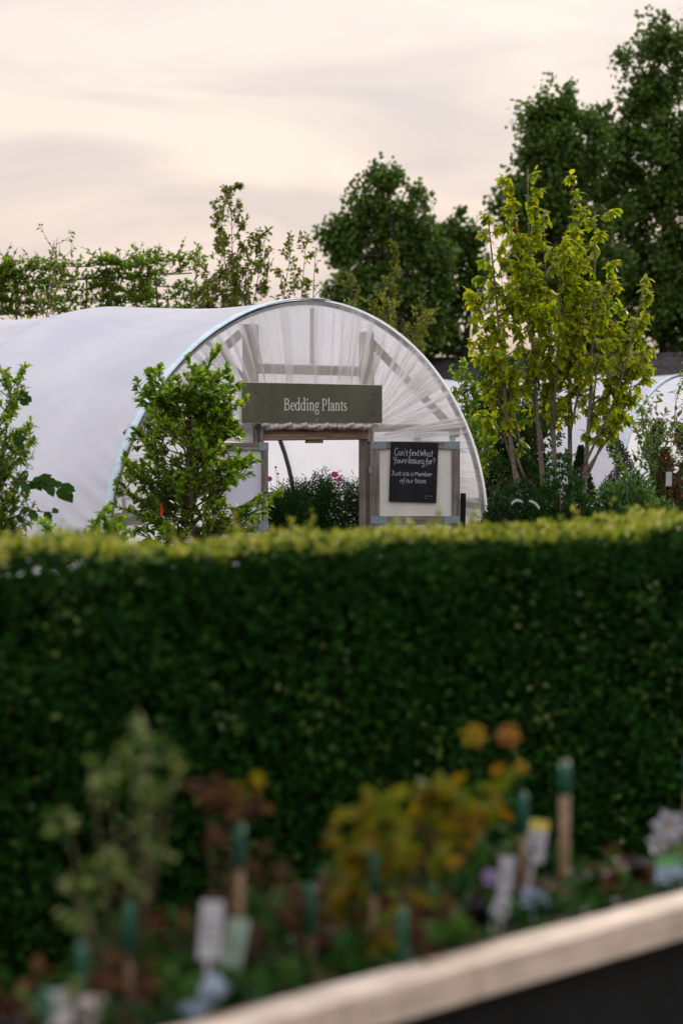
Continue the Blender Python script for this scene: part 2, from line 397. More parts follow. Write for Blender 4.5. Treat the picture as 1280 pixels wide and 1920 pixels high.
def plant(name, label, cat, loc, height, stems, splay, prof, side, per, leaf, mat, bark, seed, up=.12, side_up=.6, droop=0.0,
          stem_r=.02, start=.15, wander=.1, twigs=2, singles=0, group=None, tpl=DIAMOND, mats2=(), facing=None, whorl=False, stem_name="stem", lean=(0, 0), tips=None):
    rng = random.Random(seed); nr = np.random.default_rng(seed)
    root = thing(name, label, cat, loc, 0, group)
    rows = []; tw = MB()
    for s in range(stems):
        th = 2 * math.pi * (s + rng.uniform(-.3, .3)) / max(stems, 1)
        d = Vector((math.cos(th) * splay + lean[0], math.sin(th) * splay + lean[1], 1))
        h = height * (1 if s == 0 else rng.uniform(.72, 1.0))
        pts = path(rng, (math.cos(th) * stem_r * 1.5 * (stems > 1), math.sin(th) * stem_r * 1.5 * (stems > 1), 0), d, h, 12, wander * .35, up * .2)
        k = h / max(pts[-1].z, .01); pts = [Vector((p.x, p.y, p.z * k)) for p in pts]
        if tips:
            b0, tipv = Vector(tips[s][0]), Vector(tips[s][1]); h = tipv.z
            pts = [b0.lerp(tipv, i / 12) for i in range(13)]
            for i, p in enumerate(pts):                                   # lean out early, straighten up later
                f_ = i / 12; p.x += (tipv.x - b0.x) * .12 * math.sin(math.pi * f_) + .012 * math.sin(7 * f_ + s); p.y += .03 * math.sin(3 * f_ + s)
        sr_ = tips[s][2] if tips else stem_r
        MB().tube(pts, [sr_ * (1 - .85 * i / 12) for i in range(13)], 7).build(stem_name, bark, root, True)
        for b in range(side):
            t0_ = start if not (tips and sr_ < .02) else .25
            t = t0_ + (1 - t0_) * (b + rng.random()) / side
            p, sd_ = along(pts, min(t, .99))
            w = prof(p.z / height) * rng.uniform(.55, 1.12)
            if w < .02: continue
            th2 = rng.uniform(0, 2 * math.pi) if rng.random() < .5 or stems < 2 else th + rng.gauss(0, .9)
            bd = Vector((math.cos(th2), math.sin(th2), side_up * rng.uniform(.5, 1.3)))
            bp = path(rng, p, bd, w * 1.15, 5, .14, up)
            tw.tube(bp, [max(.0016, stem_r * .28 * (1 - .8 * i / 5)) for i in range(6)], 4, False)
            lines = [bp]
            for q in range(twigs):
                tp, td = along(bp, rng.uniform(.25, .9))
                dd = (td + Vector((rng.gauss(0, .6), rng.gauss(0, .6), rng.gauss(.1, .4)))).normalized()
                ln = path(rng, tp, dd, w * rng.uniform(.25, .5), 3, .15, up)
                tw.tube(ln, [max(.0012, stem_r * .12)] * 4, 3, False); lines.append(ln)
            for ln in lines:
                nl = per if ln is bp else max(2, int(per * .6))
                for q in range(nl):
                    tt = .25 + .75 * (q + rng.random()) / nl
                    if whorl: tt = 1 - (1 - tt) ** 1.6 * .8
                    lp, ld = along(ln, tt)
                    side_d = Vector((rng.gauss(0, 1), rng.gauss(0, 1), rng.gauss(0, 1))).normalized()
                    ax = (ld * (.9 if whorl else .55) + side_d * .8 + Vector((0, 0, -droop))).normalized()
                    nn = Vector((rng.gauss(0, .45), rng.gauss(0, .45), 1)) if not droop else (Vector((0, 0, .6)) + side_d * .9)
                    if abs(nn.normalized().dot(ax)) > .97: nn = nn + Vector((.5, .2, 0))
                    rows.append((*lp, *ax, *nn))
    if tw.v: tw.build("branches", TWIG, root, True, kind="stuff")
    fill_crown(root, rows, nr, mat, leaf[0], leaf[1], singles, tpl=tpl, mats2=mats2)
    return root

def clump_tree(name, label, cat, Y, lobes, n_cl, per, leaf, sig, mat, seed, trunk_px, group=None, trunk_r=.28, depth=.6):
    """tree with a trunk, limbs to every lobe and clumps of leaves through each lobe"""
    rng = random.Random(seed); nr = np.random.default_rng(seed)
    base = at(trunk_px, 0, Y); base.z = 0
    root = thing(name, label, cat, base, 0, group)
    P = []
    vols = [max(rx * rx * ry, 1) ** .72 for cx, cy, rx, ry in lobes]; tot = sum(vols)
    limbs = MB()
    top = max(lobes, key=lambda q: -q[1]); topc = at(top[0], top[1] + top[3] * .2, Y) - base
    tr = path(rng, (0, 0, 0), (topc.x * .25, 0, topc.z), topc.z * .85, 8, .03, .05)
    MB().tube(tr, [trunk_r * (1 - .8 * i / 8) for i in range(9)], 9).build("trunk", FARBARK, root, True)
    for (cx, cy, rx, ry), v in zip(lobes, vols):
        c = at(cx, cy, Y) - base; c.y += rng.uniform(-.3, .3) * rx * Y / F
        R = np.array((rx, rx * depth, ry)) * Y / F * 1.04
        m = max(4, int(n_cl * v / tot))
        j = min(range(len(tr)), key=lambda i: abs(tr[i].z - (c.z - R[2] * .9)) + (10 if tr[i].z > c.z else 0))
        lp = [tr[j].lerp(c, k / 5) + Vector((0, 0, -.5 * math.sin(k / 5 * math.pi) * .6)) for k in range(6)]
        limbs.tube(lp, [trunk_r * .22 * (1 - .75 * k / 5) for k in range(6)], 5)
        ns = 7 + m // 8
        sd_ = unit(nr.normal(size=(ns, 3))); sr = nr.uniform(.25, 1.0, ns) ** .6; sc_ = np.array(c) + sd_ * R * sr[:, None] * .86
        srad = nr.uniform(.20, .42, ns)[:, None] * R.mean() + .10
        k_ = nr.integers(0, ns, m); d = unit(nr.normal(size=(m, 3)) + np.array((0, 0, .25)))
        cl = sc_[k_] + d * srad[k_] * np.array((1, 1, 1.2)) * (nr.random(m) ** .35)[:, None]
        for q in cl[: m // 5]:
            limbs.tube([c.lerp(Vector(q), .25), c.lerp(Vector(q), .7) + Vector((0, 0, -.05)), Vector(q)], [trunk_r * .09, trunk_r * .06, .012], 3, False)
        k = nr.integers(int(per * .5), int(per * 1.5), m)
        cc = np.repeat(cl, k, axis=0)
        s = np.repeat(nr.uniform(.6, 1.25, m), k)[:, None]
        ball = unit(nr.normal(size=cc.shape)) * (nr.random(len(cc)) ** .45)[:, None]
        P.append(cc + ball * np.array((sig, sig, sig * 1.2)) * s * 1.25)
    P = np.concatenate(P); n = len(P)
    A = nr.normal(size=(n, 3)) + np.array((0, 0, -.5)); N = nr.normal(size=(n, 3)) + np.array((0, 0, .7))
    L = leaf * nr.uniform(.7, 1.25, n)
    limbs.build("limbs", FARBARK, root, True, kind='stuff')
    link("crown", leaf_mesh("crown", P, A, N, L, L * .85, mat), root, kind="stuff")
    return root

# ------------------------------------------------------------------ ground
MB().grid(lambda a, b: ((a - .5) * 1600, -200 + b * 1600, 0), 8, 8).build("ground", GROUND, kind="structure")

# ------------------------------------------------------------------ polytunnels
HW, LEG, RISE, PW = 3.31, .9, 2.465, 1.92
def hoop_pt(t):
    """hoop outline, t 0..1 from one foot over the top to the other: across, height"""
    if t < .13: return -HW, LEG * t / .13
    if t > .87: return HW, LEG * (1 - t) / .13
    ph = math.pi * (1 - (t - .13) / .74)
    c, s = math.cos(ph), math.sin(ph)
    return math.copysign(abs(c) ** (2 / PW), c) * HW, LEG + RISE * max(s, 0) ** (2 / PW)
def hoop_pts(n, y, k=1.0):
    out = []
    for i in range(n + 1):
        q, z = hoop_pt(i / n); out.append(Vector((q * k, y, 1.2 + (z - 1.2) * k if z > 1.2 else z)))
    return out

TH = math.radians(54.3)
def tunnel(name, label, loc, rz, length, step, seed, full):
    root = thing(name, label, "polytunnel", loc, rz)
    rng = random.Random(seed)
    ph = [rng.uniform(0, 6.28) for _ in range(8)]
    def skin(a, b):
        L = -.03 + b * length
        q, z = hoop_pt(a)
        sag = abs(math.sin(math.pi * max(L, 0) / step)) ** .9 * (.045 + .11 * math.exp(-((z - 2.0) / .9) ** 2)) * min(1, z) * (1 if L < step else 2.1)
        # tension creases that fan from the lower hoop
        cr = .034 * (max(0, math.sin(30 * z - 17 * L + ph[0])) ** 2 + .5 * max(0, math.sin(47 * z - 21 * L + ph[2])) ** 2) * math.exp(-L * 1.6) * math.exp(-((z - 1.35) / .5) ** 2) * min(1, 8 * max(L, 0)) + .006 * max(0, math.sin(70 * z - 9 * L)) ** 4 * math.exp(-((z - 3.15) / .1) ** 2) * (2.5 if q < 0 else 0)
        k = 1 - sag / 3.3 + cr / 3.3 + .0015 * math.sin(9 * a + 3 * L + ph[1])
        return (q * k, L, z * (k if z > .3 else 1))
    MB().grid(skin, 260, int(length * 12)).build("cover", COVER, root, True)
    n = int(length / step) + 1
    for i in range(n):
        MB().tube(hoop_pts(56, max(i * step, .012), .986), .027, 7).build("hoop", DARKPIPE, root, True)
    def strip(y0, y1, k0, k1, mat, nm):
        m = MB(); NT = 62; pts = [hoop_pt(i / 120) for i in range(NT + 1)]
        vs = []
        for q, z in pts:
            for yy, k in ((y0, k0), (y0, k1), (y1, k1), (y1, k0)):
                vs.append((q * k, yy, 1.2 + (z - 1.2) * k if z > 1.2 else z))
        fs = []
        for i in range(NT):
            for k in range(4):
                fs.append((i * 4 + k, i * 4 + (k + 1) % 4, (i + 1) * 4 + (k + 1) % 4, (i + 1) * 4 + k))
        return m.add(vs, fs).build(nm, mat, root, True)
    strip(-.036, .062, 1.0035, 1.008, TAPE, "hoop_tape")
    return root

C0 = Vector((-.278, 27.8, 0))
TUN = tunnel("polytunnel", "big white polytunnel with a timber doorway, blue hoop tape and an olive name board", C0, TH, 15.0, 2.68, 3, True)

# gathered end sheet round the doorway
QL, QR, ZT = -1.06, .95, 2.05
def end_sheet():
    rng = random.Random(11); NS, NR = 1500, 20
    def nz(seed, n, amp):
        r = random.Random(seed); k = [r.uniform(-1, 1) for _ in range(n + 2)]
        def f(s):
            x = s * n; i = int(x); t = x - i; t = t * t * (3 - 2 * t)
            return amp * (k[i] * (1 - t) + k[i + 1] * t)
        return f
    f1, f2, f3, f4 = nz(1, 300, 1), nz(2, 84, 1), nz(3, 40, 1), nz(4, 60, 1)
    PL_ = []
    for k in range(120):
        ps = rng.choice((rng.gauss(.31, .07), rng.gauss(.69, .08), rng.uniform(.06, .94)))
        r0 = rng.choice((-.1, -.1, rng.uniform(0, .5))); r1 = rng.choice((1.1, 1.1, rng.uniform(.6, 1)))
        PL_.append((ps, rng.uniform(.0016, .0042), r0, r1, rng.uniform(.35, 1.0), rng.uniform(-.006, .006)))
    def inner(s):
        # feet to corner, lintel, corner to foot; the pleats crowd at the two corners
        if s < .34: t = s / .34; t = 1 - (1 - t) ** 2.0; return QL, ZT * t
        if s > .66: t = (1 - s) / .34; t = 1 - (1 - t) ** 2.0; return QR, ZT * t
        t = (s - .34) / .32; t = t + .085 * math.sin(2 * math.pi * t) * -1; return QL + (QR - QL) * t, ZT
    m = MB()
    vs = []; fold = []
    for j in range(NR + 1):
        r = j / NR
        for i in range(NS + 1):
            s = i / NS
            q0, z0 = inner(s); q1, z1 = hoop_pt(s); q1 *= .992; z1 = 1.2 + (z1 - 1.2) * .992 if z1 > 1.2 else z1
            q, z = q0 + (q1 - q0) * r, z0 + (z1 - z0) * r
            top = math.exp(-((s - .5) / .10) ** 2)
            env = min(1, 5 * r) * min(1, 6 * (1 - r) + .25)
            sw = .012 * math.sin(5 * r + 7 * f4(s))                      # folds wander a little on their way out
            a_, b_, c_ = f1(s), f2(min(1, max(0, s + sw))), f3(s)
            rid = 0
            for ps, pw, r0, r1, ph_, bend in PL_:
                e = abs(s + bend * math.sin(2.6 * r) - ps) / (pw * (.55 + r))
                if e < 1 and r0 < r < r1: rid = max(rid, ph_ * (1 - e) * min(1, 7 * (r - r0), 7 * (r1 - r)))
            fine = max(0, 1 - abs(a_) * 3.4)
            amp = 1 - .55 * top
            y = env * amp * (.022 * rid + .008 * fine * (1 - .5 * r) + .026 * c_ + .012 * b_) + .02 * math.sin(math.pi * r)
            vs.append((q, -.022 - y, z)); fold.append(min(1, max(0, .16 + amp * env * (.95 * rid + .22 * fine + .12 * b_) + .12 * c_ + .10 * top)))
    fs = [(j * (NS + 1) + i, j * (NS + 1) + i + 1, (j + 1) * (NS + 1) + i + 1, (j + 1) * (NS + 1) + i) for j in range(NR) for i in range(NS)]
    me = D.meshes.new("end_sheet"); me.from_pydata(vs, [], fs)
    at_ = me.attributes.new("fold", 'FLOAT', 'POINT'); at_.data.foreach_set("value", fold)
    me.materials.append(SHEET); shade(me, True); link("end_sheet", me, TUN)
end_sheet()

wr = random.Random(5)
def timber(name, x0, x1, y0, y1, z0, z1, mat, parent=TUN, bev=.005):
    return MB().box(x0, x1, y0, y1, z0, z1, .002, wr).build(name, mat, parent, False, bev)
def brace(name, q0, z0, q1, z1, w, y0, y1):
    d = math.hypot(q1 - q0, z1 - z0); a = math.atan2(z1 - z0, q1 - q0)
    return MB().box(-d / 2, d / 2, y0, y1, -w / 2, w / 2).build(name, WARMX, TUN, False, .004, loc=((q0 + q1) / 2, 0, (z0 + z1) / 2), rot=(0, -a, 0))

timber("door_post", -1.06, -.92, .03, .13, 0, 3.08, WARMZ)
timber("door_post", .97, 1.12, .03, .13, 0, 3.06, WARMZ)
timber("door_jamb", -1.08, -.985, -.045, .028, 0, 2.03, WOODZ)
timber("door_jamb", .845, .935, -.05, .028, 0, 1.955, WOODZ)
timber("door_jamb", .86, .94, -.077, -.052, 1.88, 2.02, WOODZ)
timber("door_jamb", -1.03, -.965, -.075, -.047, 1.88, 2.02, WOODZ)
timber("lintel_beam", -.98, .84, -.03, .028, 1.90, 2.02, WARMX)
timber("lintel_beam", -.962, .857, -.075, -.033, 1.905, 1.968, WARMX)
timber("door_latch", -.20, .07, -.06, -.02, 1.872, 1.902, WARMX)
timber("cross_rail", -.915, .965, .04, .10, 2.585, 2.685, WARMX)
timber("side_rail", -2.86, -1.065, .04, .09, 1.985, 2.065, WARMX)
timber("side_rail", 1.125, 2.83, .04, .09, 1.985, 2.065, WOODX)
timber("side_rail", 2.72, 3.22, .03, .08, 1.10, 1.225, WOODX)
timber("side_rail", -3.22, -2.7, .03, .08, 1.10, 1.225, WOODX)
brace("brace", 1.14, 2.98, 2.90, 1.955, .085, .095, .135)
brace("brace", -1.12, 2.98, -2.90, 1.955, .085, .095, .135)
for q in (-2.0, 2.0): timber("stud", q - .04, q + .04, .04, .09, 0, 1.98, WOODZ)
timber("stud", 2.66, 2.72, .03, .08, 0, 1.98, WOODZ)
# centre strip where the sheet is stapled at the apex
timber("apex_strip", -.02, .02, .02, .05, 2.69, 3.28, WOODZ)

BOUNCE_FLOOR = mat_noise("pale bounce floor", (.28, .27, .25), (.42, .40, .37), 30, .95, .1, bstr=.5, bdist=.01)
MB().grid(lambda u, v: ((u - .5) * 6.3, .2 + 14.5 * v, .006), 6, 12).build("bounce_floor", BOUNCE_FLOOR, TUN)  # unseen pale floor, added to bounce light up inside the tunnel
def roll(x0, x1, seed):
    r = random.Random(seed); p = [r.uniform(0, 6.28) for _ in range(6)]
    n = 40
    def fn(u, v):
        x = x0 + (x1 - x0) * u; th = 2 * math.pi * v
        k = 1 + .16 * math.sin(21 * u + 2 * th + p[0]) + .10 * math.sin(55 * u - 3 * th + p[1]) + .10 * math.sin(3 * th + 11 * u + p[2])
        e = (1 - .35 * max(0, abs(2 * u - 1) - .86) / .14)
        return (x, -.075 + .048 * math.cos(th) * k * e, 2.048 + .036 * math.sin(th) * k * e + .006 * math.sin(9 * u + p[3]))
    MB().grid(fn, n, 14).build("rolled_sheet", ROLLED, TUN, True)
ROLLED = mat_film("folded polythene roll", (.36, .33, .31), (.60, .56, .53), .2, 0, (4, 9, 9), .6, .02)
roll(-1.06, -.40, 1); roll(-.41, .24, 2); roll(.25, .90, 3)

# doors: panel with stiles, rails and nail plates
def door(loc, rz, w, stile, seed, panel=None):
    o = MB().box(.045, w - .045, -.006, .006, .05, 1.84).build("door", panel or BOARDWHITE, TUN, loc=loc, rot=(0, 0, rz))
    timber("stile", 0, stile, -.03, .03, 0, 1.885, WOODZ, o); timber("stile", w - stile, w, -.03, .03, 0, 1.885, WOODZ, o)
    for z0, z1 in ((1.803, 1.883), (1.005, 1.088), (.03, .13)):
        timber("rail", stile + .002, w - stile - .002, -.028, .028, z0, z1, WOODX, o)
        for a, b in ((.003, .165), (w - .165, w - .003)):
            pl = MB().box(a, b, -.0345, -.0315, z0 + .001, z1 - .001)
            for i in range(6):
                for j in range(3):
                    cx = a + (b - a) * (i + .5) / 6; cz = z0 + (z1 - z0) * (j + .5) / 3
                    pl.box(cx - .004, cx + .004, -.037, -.0345, cz - .006, cz + .006)
            pl.build("corner_plate", NAILPLATE, o)
    return o
# local frame of the tunnel: x across the face, y back. World +X is (cos, -sin) of TH here
DOOR_R = door((.885, -.095, 0), -TH, .945, .088, 1)
DOOR_L = door((-1.90, -.125, 0), 0, .90, .085, 2, COVER)
for z in (.35, 1.55): MB().box(-.02, .02, -.04, .0, z, z + .07).build("hinge", STEEL, TUN, loc=(.88, -.085, 0))

# ------------------------------------------------------------------ bedding plants board
SG = thing("sign_board", "wide olive green board lettered in cream above the polytunnel doorway", "sign", C0 + Vector((math.sin(TH) * .10 - math.cos(TH) * .135, -math.cos(TH) * .10 - math.sin(TH) * .135, 2.283)), TH)
MB().box(-1.252, 1.205, -.011, .012, -.207, .207).build("board", SIGNEDGE, SG, False, .002)
MB().box(-1.246, 1.199, -.014, -.0115, -.2015, .2015).build("painted_face", SIGNGREEN, SG)
for x, z in ((-1.01, .105), (-1.01, -.10), (1.04, .105), (1.04, -.11)):
    MB().tube([(x, -.0142, z), (x, -.021, z)], [.011, .008], 8).build("screw", SCREW, SG, True)

class Pen:
    """flat lettering: every stroke a thin strip a hair in front of the last"""
    def __init__(s, y): s.m = MB(); s.y = y; s.k = 0
    def poly(s, pts):
        s.k += 1; y = s.y - .00006 * (s.k % 9)
        s.m.add([(x, y, z) for x, z in pts], [tuple(range(len(pts)))])
    def strip(s, pts, ws):
        s.k += 1; y = s.y - .00006 * (s.k % 9)
        n = len(pts); vs = []
        for i, (x, z) in enumerate(pts):
            a, b = pts[max(i - 1, 0)], pts[min(i + 1, n - 1)]
            dx, dz = b[0] - a[0], b[1] - a[1]; d = math.hypot(dx, dz) or 1
            w = (ws[i] if hasattr(ws, '__len__') else ws) / 2
            vs += [(x - dz / d * w, y, z + dx / d * w), (x + dz / d * w, y, z - dx / d * w)]
        s.m.add(vs, [(2 * i, 2 * i + 1, 2 * i + 3, 2 * i + 2) for i in range(n - 1)])

def serif_text(pen, text, x0, z0, em):
    TK, TN = .082, .034
    X = [x0]
    P = lambda x, z: (X[0] + x * em, z0 + z * em)
    def stem(x, a, b, w=TK): pen.poly([P(x - w / 2, a), P(x + w / 2, a), P(x + w / 2, b), P(x - w / 2, b)])
    def foot(x, z, w=.2, up=1):
        pen.poly([P(x - w / 2, z), P(x + w / 2, z), P(x + w / 2 - .01, z + .022 * up), P(x + TK / 2, z + .06 * up), P(x - TK / 2, z + .06 * up), P(x - w / 2 + .01, z + .022 * up)])
    def flag(x, z): pen.poly([P(x + TK / 2, z), P(x - TK / 2 - .075, z - .035), P(x - TK / 2 - .075, z - .055), P(x - TK / 2, z - .06), P(x + TK / 2, z - .10)])
    def arc(cx, cy, rx, ry, a0, a1, tk=TK, tn=TN, n=22):
        pts, ws = [], []
        for i in range(n + 1):
            a = math.radians(a0 + (a1 - a0) * i / n)
            pts.append(P(cx + rx * math.cos(a), cy + ry * math.sin(a))); ws.append((tn + (tk - tn) * abs(math.cos(a)) ** 1.4) * em)
        pen.strip(pts, ws)
    def bar(a, b, z, w=TN): pen.poly([P(a, z - w / 2), P(b, z - w / 2), P(b, z + w / 2), P(a, z + w / 2)])
    def dot(cx, cy, r): pen.poly([P(cx + r * math.cos(i * .5236), cy + r * math.sin(i * .5236)) for i in range(12)])
    for ch in text:
        w = .24
        if ch == 'B':
            w = .62; stem(.14, 0, .66); bar(.03, .3, .643); bar(.14, .32, .355); bar(.03, .32, .017)
            arc(.28, .50, .17, .145, 90, -90); arc(.30, .185, .21, .17, 90, -90)
        elif ch == 'P':
            w = .57; stem(.14, 0, .66); bar(.03, .3, .643); foot(.14, 0, .24); arc(.27, .48, .20, .165, 95, -110); bar(.14, .28, .318)
        elif ch == 'e':
            w = .42; arc(.22, .215, .155, .21, 5, 318); bar(.075, .385, .235, .03)
        elif ch == 'd':
            w = .52; arc(.21, .215, .155, .21, 40, 320); stem(.37, .03, .72); flag(.37, .72); pen.poly([P(.33, 0), P(.48, .015), P(.48, .04), P(.33, .09)])
        elif ch == 'i':
            w = .26; stem(.13, 0, .44); flag(.13, .445); foot(.13, 0); dot(.12, .61, .058)
        elif ch == 'n':
            w = .54; stem(.13, 0, .44); flag(.13, .445); foot(.13, 0); arc(.27, .28, .14, .145, 165, 0, TK, .05); stem(.41, 0, .29); foot(.41, 0)
        elif ch == 'g':
            w = .46; arc(.2, .29, .125, .14, 0, 360, .07, .034); arc(.22, -.095, .17, .105, 0, 360, .055, .045)
            pen.strip([P(.14, .16), P(.09, .10), P(.12, .045), P(.3, .01)], [.04 * em] * 4); pen.strip([P(.29, .39), P(.37, .44), P(.43, .425)], [.04 * em] * 3)
        elif ch == 'l':
            w = .26; stem(.13, 0, .72); flag(.13, .72); foot(.13, 0)
        elif ch == 'a':
            w = .43; arc(.19, .31, .12, .115, 160, 0, .07, .04); stem(.305, .05, .32); arc(.185, .12, .115, .125, 50, 330, .075, .034); pen.poly([P(.27, .02), P(.34, 0), P(.42, .03), P(.42, .055), P(.345, .07)])
            dot(.09, .34, .04)
        elif ch == 't':
            w = .31; stem(.14, .08, .50); pen.poly([P(.10, .50), P(.18, .56), P(.18, .42), P(.02, .405), P(.02, .42)]); bar(.03, .28, .415, .035); arc(.215, .11, .075, .10, 180, 330, .07, .04)
        elif ch == 's':
            w = .36; arc(.175, .325, .10, .10, 30, 250, .075, .036); arc(.175, .105, .115, .10, 80, -150, .075, .036); pen.strip([P(.10, .27), P(.175, .215), P(.255, .16)], [.08 * em] * 3)
        elif ch == ' ': w = .2
        X[0] += w * em
    return X[0]
_t = Pen(0); wid = serif_text(_t, "Bedding Plants", 0, 0, 1)
pen = Pen(-.0152); em = 1.11 / wid
serif_text(pen, "Bedding Plants", -.556, -.073, em)
pen.m.build("lettering", LETTER, SG)
sm = Pen(-.0152); sm.strip([(.022, -.155), (.008, -.168), (.022, -.183)], .006)
sm.m.build("mark", LETTER, SG)

# ------------------------------------------------------------------ chalk notice on the open door
hp = C0 + Vector((math.cos(TH) * .93 + math.sin(TH) * .095, math.sin(TH) * .93 - math.cos(TH) * .095, 0))
CB = thing("chalk_notice", "black chalk notice with handwritten question hung on the open door leaf", "notice", hp + Vector((.425, -.066, 1.556)), 0)
CB.rotation_euler = (0, math.radians(2.0), 0)
MB().box(-.253, .253, -.005, .005, -.32, .32).build("board", CHALKBOARD, CB, False, .002)

HAND = {  # x 0..1, z with x-height 1; strokes
 'C': (1.15, [[(1.0, 1.45), (.75, 1.75), (.3, 1.6), (.08, .95), (.12, .35), (.4, .02), (.8, .05), (1.05, .35)]]),
 'a': (1.0, [[(.8, .9), (.4, 1.0), (.1, .6), (.15, .12), (.45, .02), (.75, .35), (.82, .95), (.82, .1), (.95, 0)]]),
 'n': (1.0, [[(.12, .95), (.15, 0)], [(.15, .55), (.45, .98), (.75, .8), (.8, 0)]]),
 "'": (.3, [[(.15, 1.5), (.1, 1.2)]]),
 't': (.7, [[(.35, 1.5), (.33, .2), (.55, 0)], [(.02, 1.0), (.68, 1.03)]]),
 'f': (.75, [[(.8, 1.55), (.5, 1.65), (.35, 1.2), (.33, -.3), (.1, -.65)], [(.05, .85), (.65, .9)]]),
 'i': (.4, [[(.2, .95), (.2, 0)]]),
 'd': (1.0, [[(.75, .8), (.35, .95), (.1, .5), (.35, .02), (.75, .4)], [(.8, 1.6), (.8, 0)]]),
 '.': (.35, [[(.1, .05), (.2, .02)]]),
 'W': (1.4, [[(.05, 1.45), (.35, .02), (.65, 1.0), (.95, .02), (1.3, 1.5)]]),
 'h': (.95, [[(.12, 1.6), (.14, 0)], [(.14, .5), (.45, .95), (.72, .75), (.78, 0)]]),
 'Y': (1.1, [[(.1, 1.45), (.15, .9), (.5, .65), (.85, .95)], [(.95, 1.5), (.7, .2), (.25, -.45)]]),
 'o': (.95, [[(.45, .98), (.12, .6), (.2, .1), (.55, .02), (.82, .45), (.65, .95), (.45, .98)]]),
 'u': (.95, [[(.1, .95), (.15, .2), (.45, .02), (.75, .3), (.8, .95), (.82, 0)]]),
 'r': (.75, [[(.12, .95), (.15, 0)], [(.15, .55), (.4, .9), (.68, .92)]]),
 'e': (.9, [[(.12, .5), (.75, .55), (.65, .92), (.35, .95), (.1, .5), (.3, .05), (.75, .12)]]),
 'l': (.4, [[(.2, 1.6), (.2, 0)]]),
 'k': (.85, [[(.12, 1.3), (.14, 0)], [(.75, .9), (.16, .45), (.75, .02)]]),
 'g': (.95, [[(.78, .85), (.4, .98), (.1, .6), (.3, .08), (.7, .3), (.8, .95), (.75, -.4), (.4, -.75), (.1, -.5)]]),
 '?': (.85, [[(.1, 1.3), (.35, 1.6), (.75, 1.4), (.7, 1.0), (.4, .7), (.38, .4)], [(.37, .1), (.39, 0)]]),
 'J': (1.0, [[(.15, 1.5), (1.0, 1.5)], [(.6, 1.5), (.58, .3), (.35, 0), (.05, .25)]]),
 's': (.8, [[(.7, .9), (.35, 1.0), (.15, .75), (.6, .4), (.6, .1), (.3, 0), (.08, .15)]]),
 'M': (1.35, [[(.1, 0), (.2, 1.35), (.65, .5), (1.1, 1.4), (1.2, 0)]]),
 'm': (1.3, [[(.1, .95), (.12, 0)], [(.12, .6), (.4, .97), (.6, .75), (.62, 0)], [(.62, .6), (.9, .97), (1.12, .75), (1.15, 0)]]),
 'b': (.95, [[(.12, 1.6), (.14, 0)], [(.14, .6), (.5, .95), (.8, .5), (.5, .02), (.14, .2)]]),
 ' ': (.32, []),
}
def smooth_line(p, n=4):
    if len(p) < 3: return p
    out = []
    for i in range(len(p) - 1):
        a, b, c, d = p[max(i - 1, 0)], p[i], p[i + 1], p[min(i + 2, len(p) - 1)]
        for k in range(n):
            t = k / n
            out.append(tuple(.5 * (2 * b[j] + (c[j] - a[j]) * t + (2 * a[j] - 5 * b[j] + 4 * c[j] - d[j]) * t * t + (3 * b[j] - a[j] - 3 * c[j] + d[j]) * t ** 3) for j in (0, 1)))
    return out + [p[-1]]
def hand_line(pen, text, x0, x1, z, xh, w, seed):
    r = random.Random(seed)
    tot = sum(HAND[c][0] for c in text); k = (x1 - x0) / tot; x = x0
    for c in text:
        wd, ss = HAND[c]; dz = r.uniform(-.06, .06) * xh; sc = r.uniform(.93, 1.1)
        for s_ in ss:
            pen.strip(smooth_line([(x + a * k * .96, z + dz + b * xh * sc) for a, b in s_]), w)
        x += wd * k
PXM = 1 / 751.0
def cx(px): return (px - 576.5) * PXM
def cz(py): return .32 - (py - 127) * PXM
for txt, a, b, y, xh, w, sd2 in (("Can't find.What", 420, 728, 236, .042, .0056, 1), ("Youre looking for?", 412, 748, 298, .040, .0056, 2),
                                 ("Just ask a Member", 400, 728, 397, .030, .0052, 3), ("of our team", 470, 680, 453, .032, .0052, 4)):
    ck = Pen(-.0056); hand_line(ck, txt, cx(a), cx(b), cz(y), xh, w, sd2); ck.m.build("handwriting", CHALK, CB)
ck = Pen(-.0056)
for a, b in (((676, 555), (700, 553)), ((715, 553), (732, 555)), ((676, 575), (690, 575))):
    ck.strip([(cx(a[0]), cz(a[1])), (cx(b[0]), cz(b[1]))], .003)
ck.m.build("faint_marks", CHALK, CB, kind="stuff")

# leaning dark board beside the open door
MB().box(-.03, .03, -.01, .01, 0, 1.32).build("leaning_board", FABRIC, None, False, .003, loc=at(864, 0, 28.9).xy.to_3d(), rot=(0, math.radians(1), .2))
tag(D.objects["leaning_board"], "narrow dark board standing upright behind the open door leaf", "board")

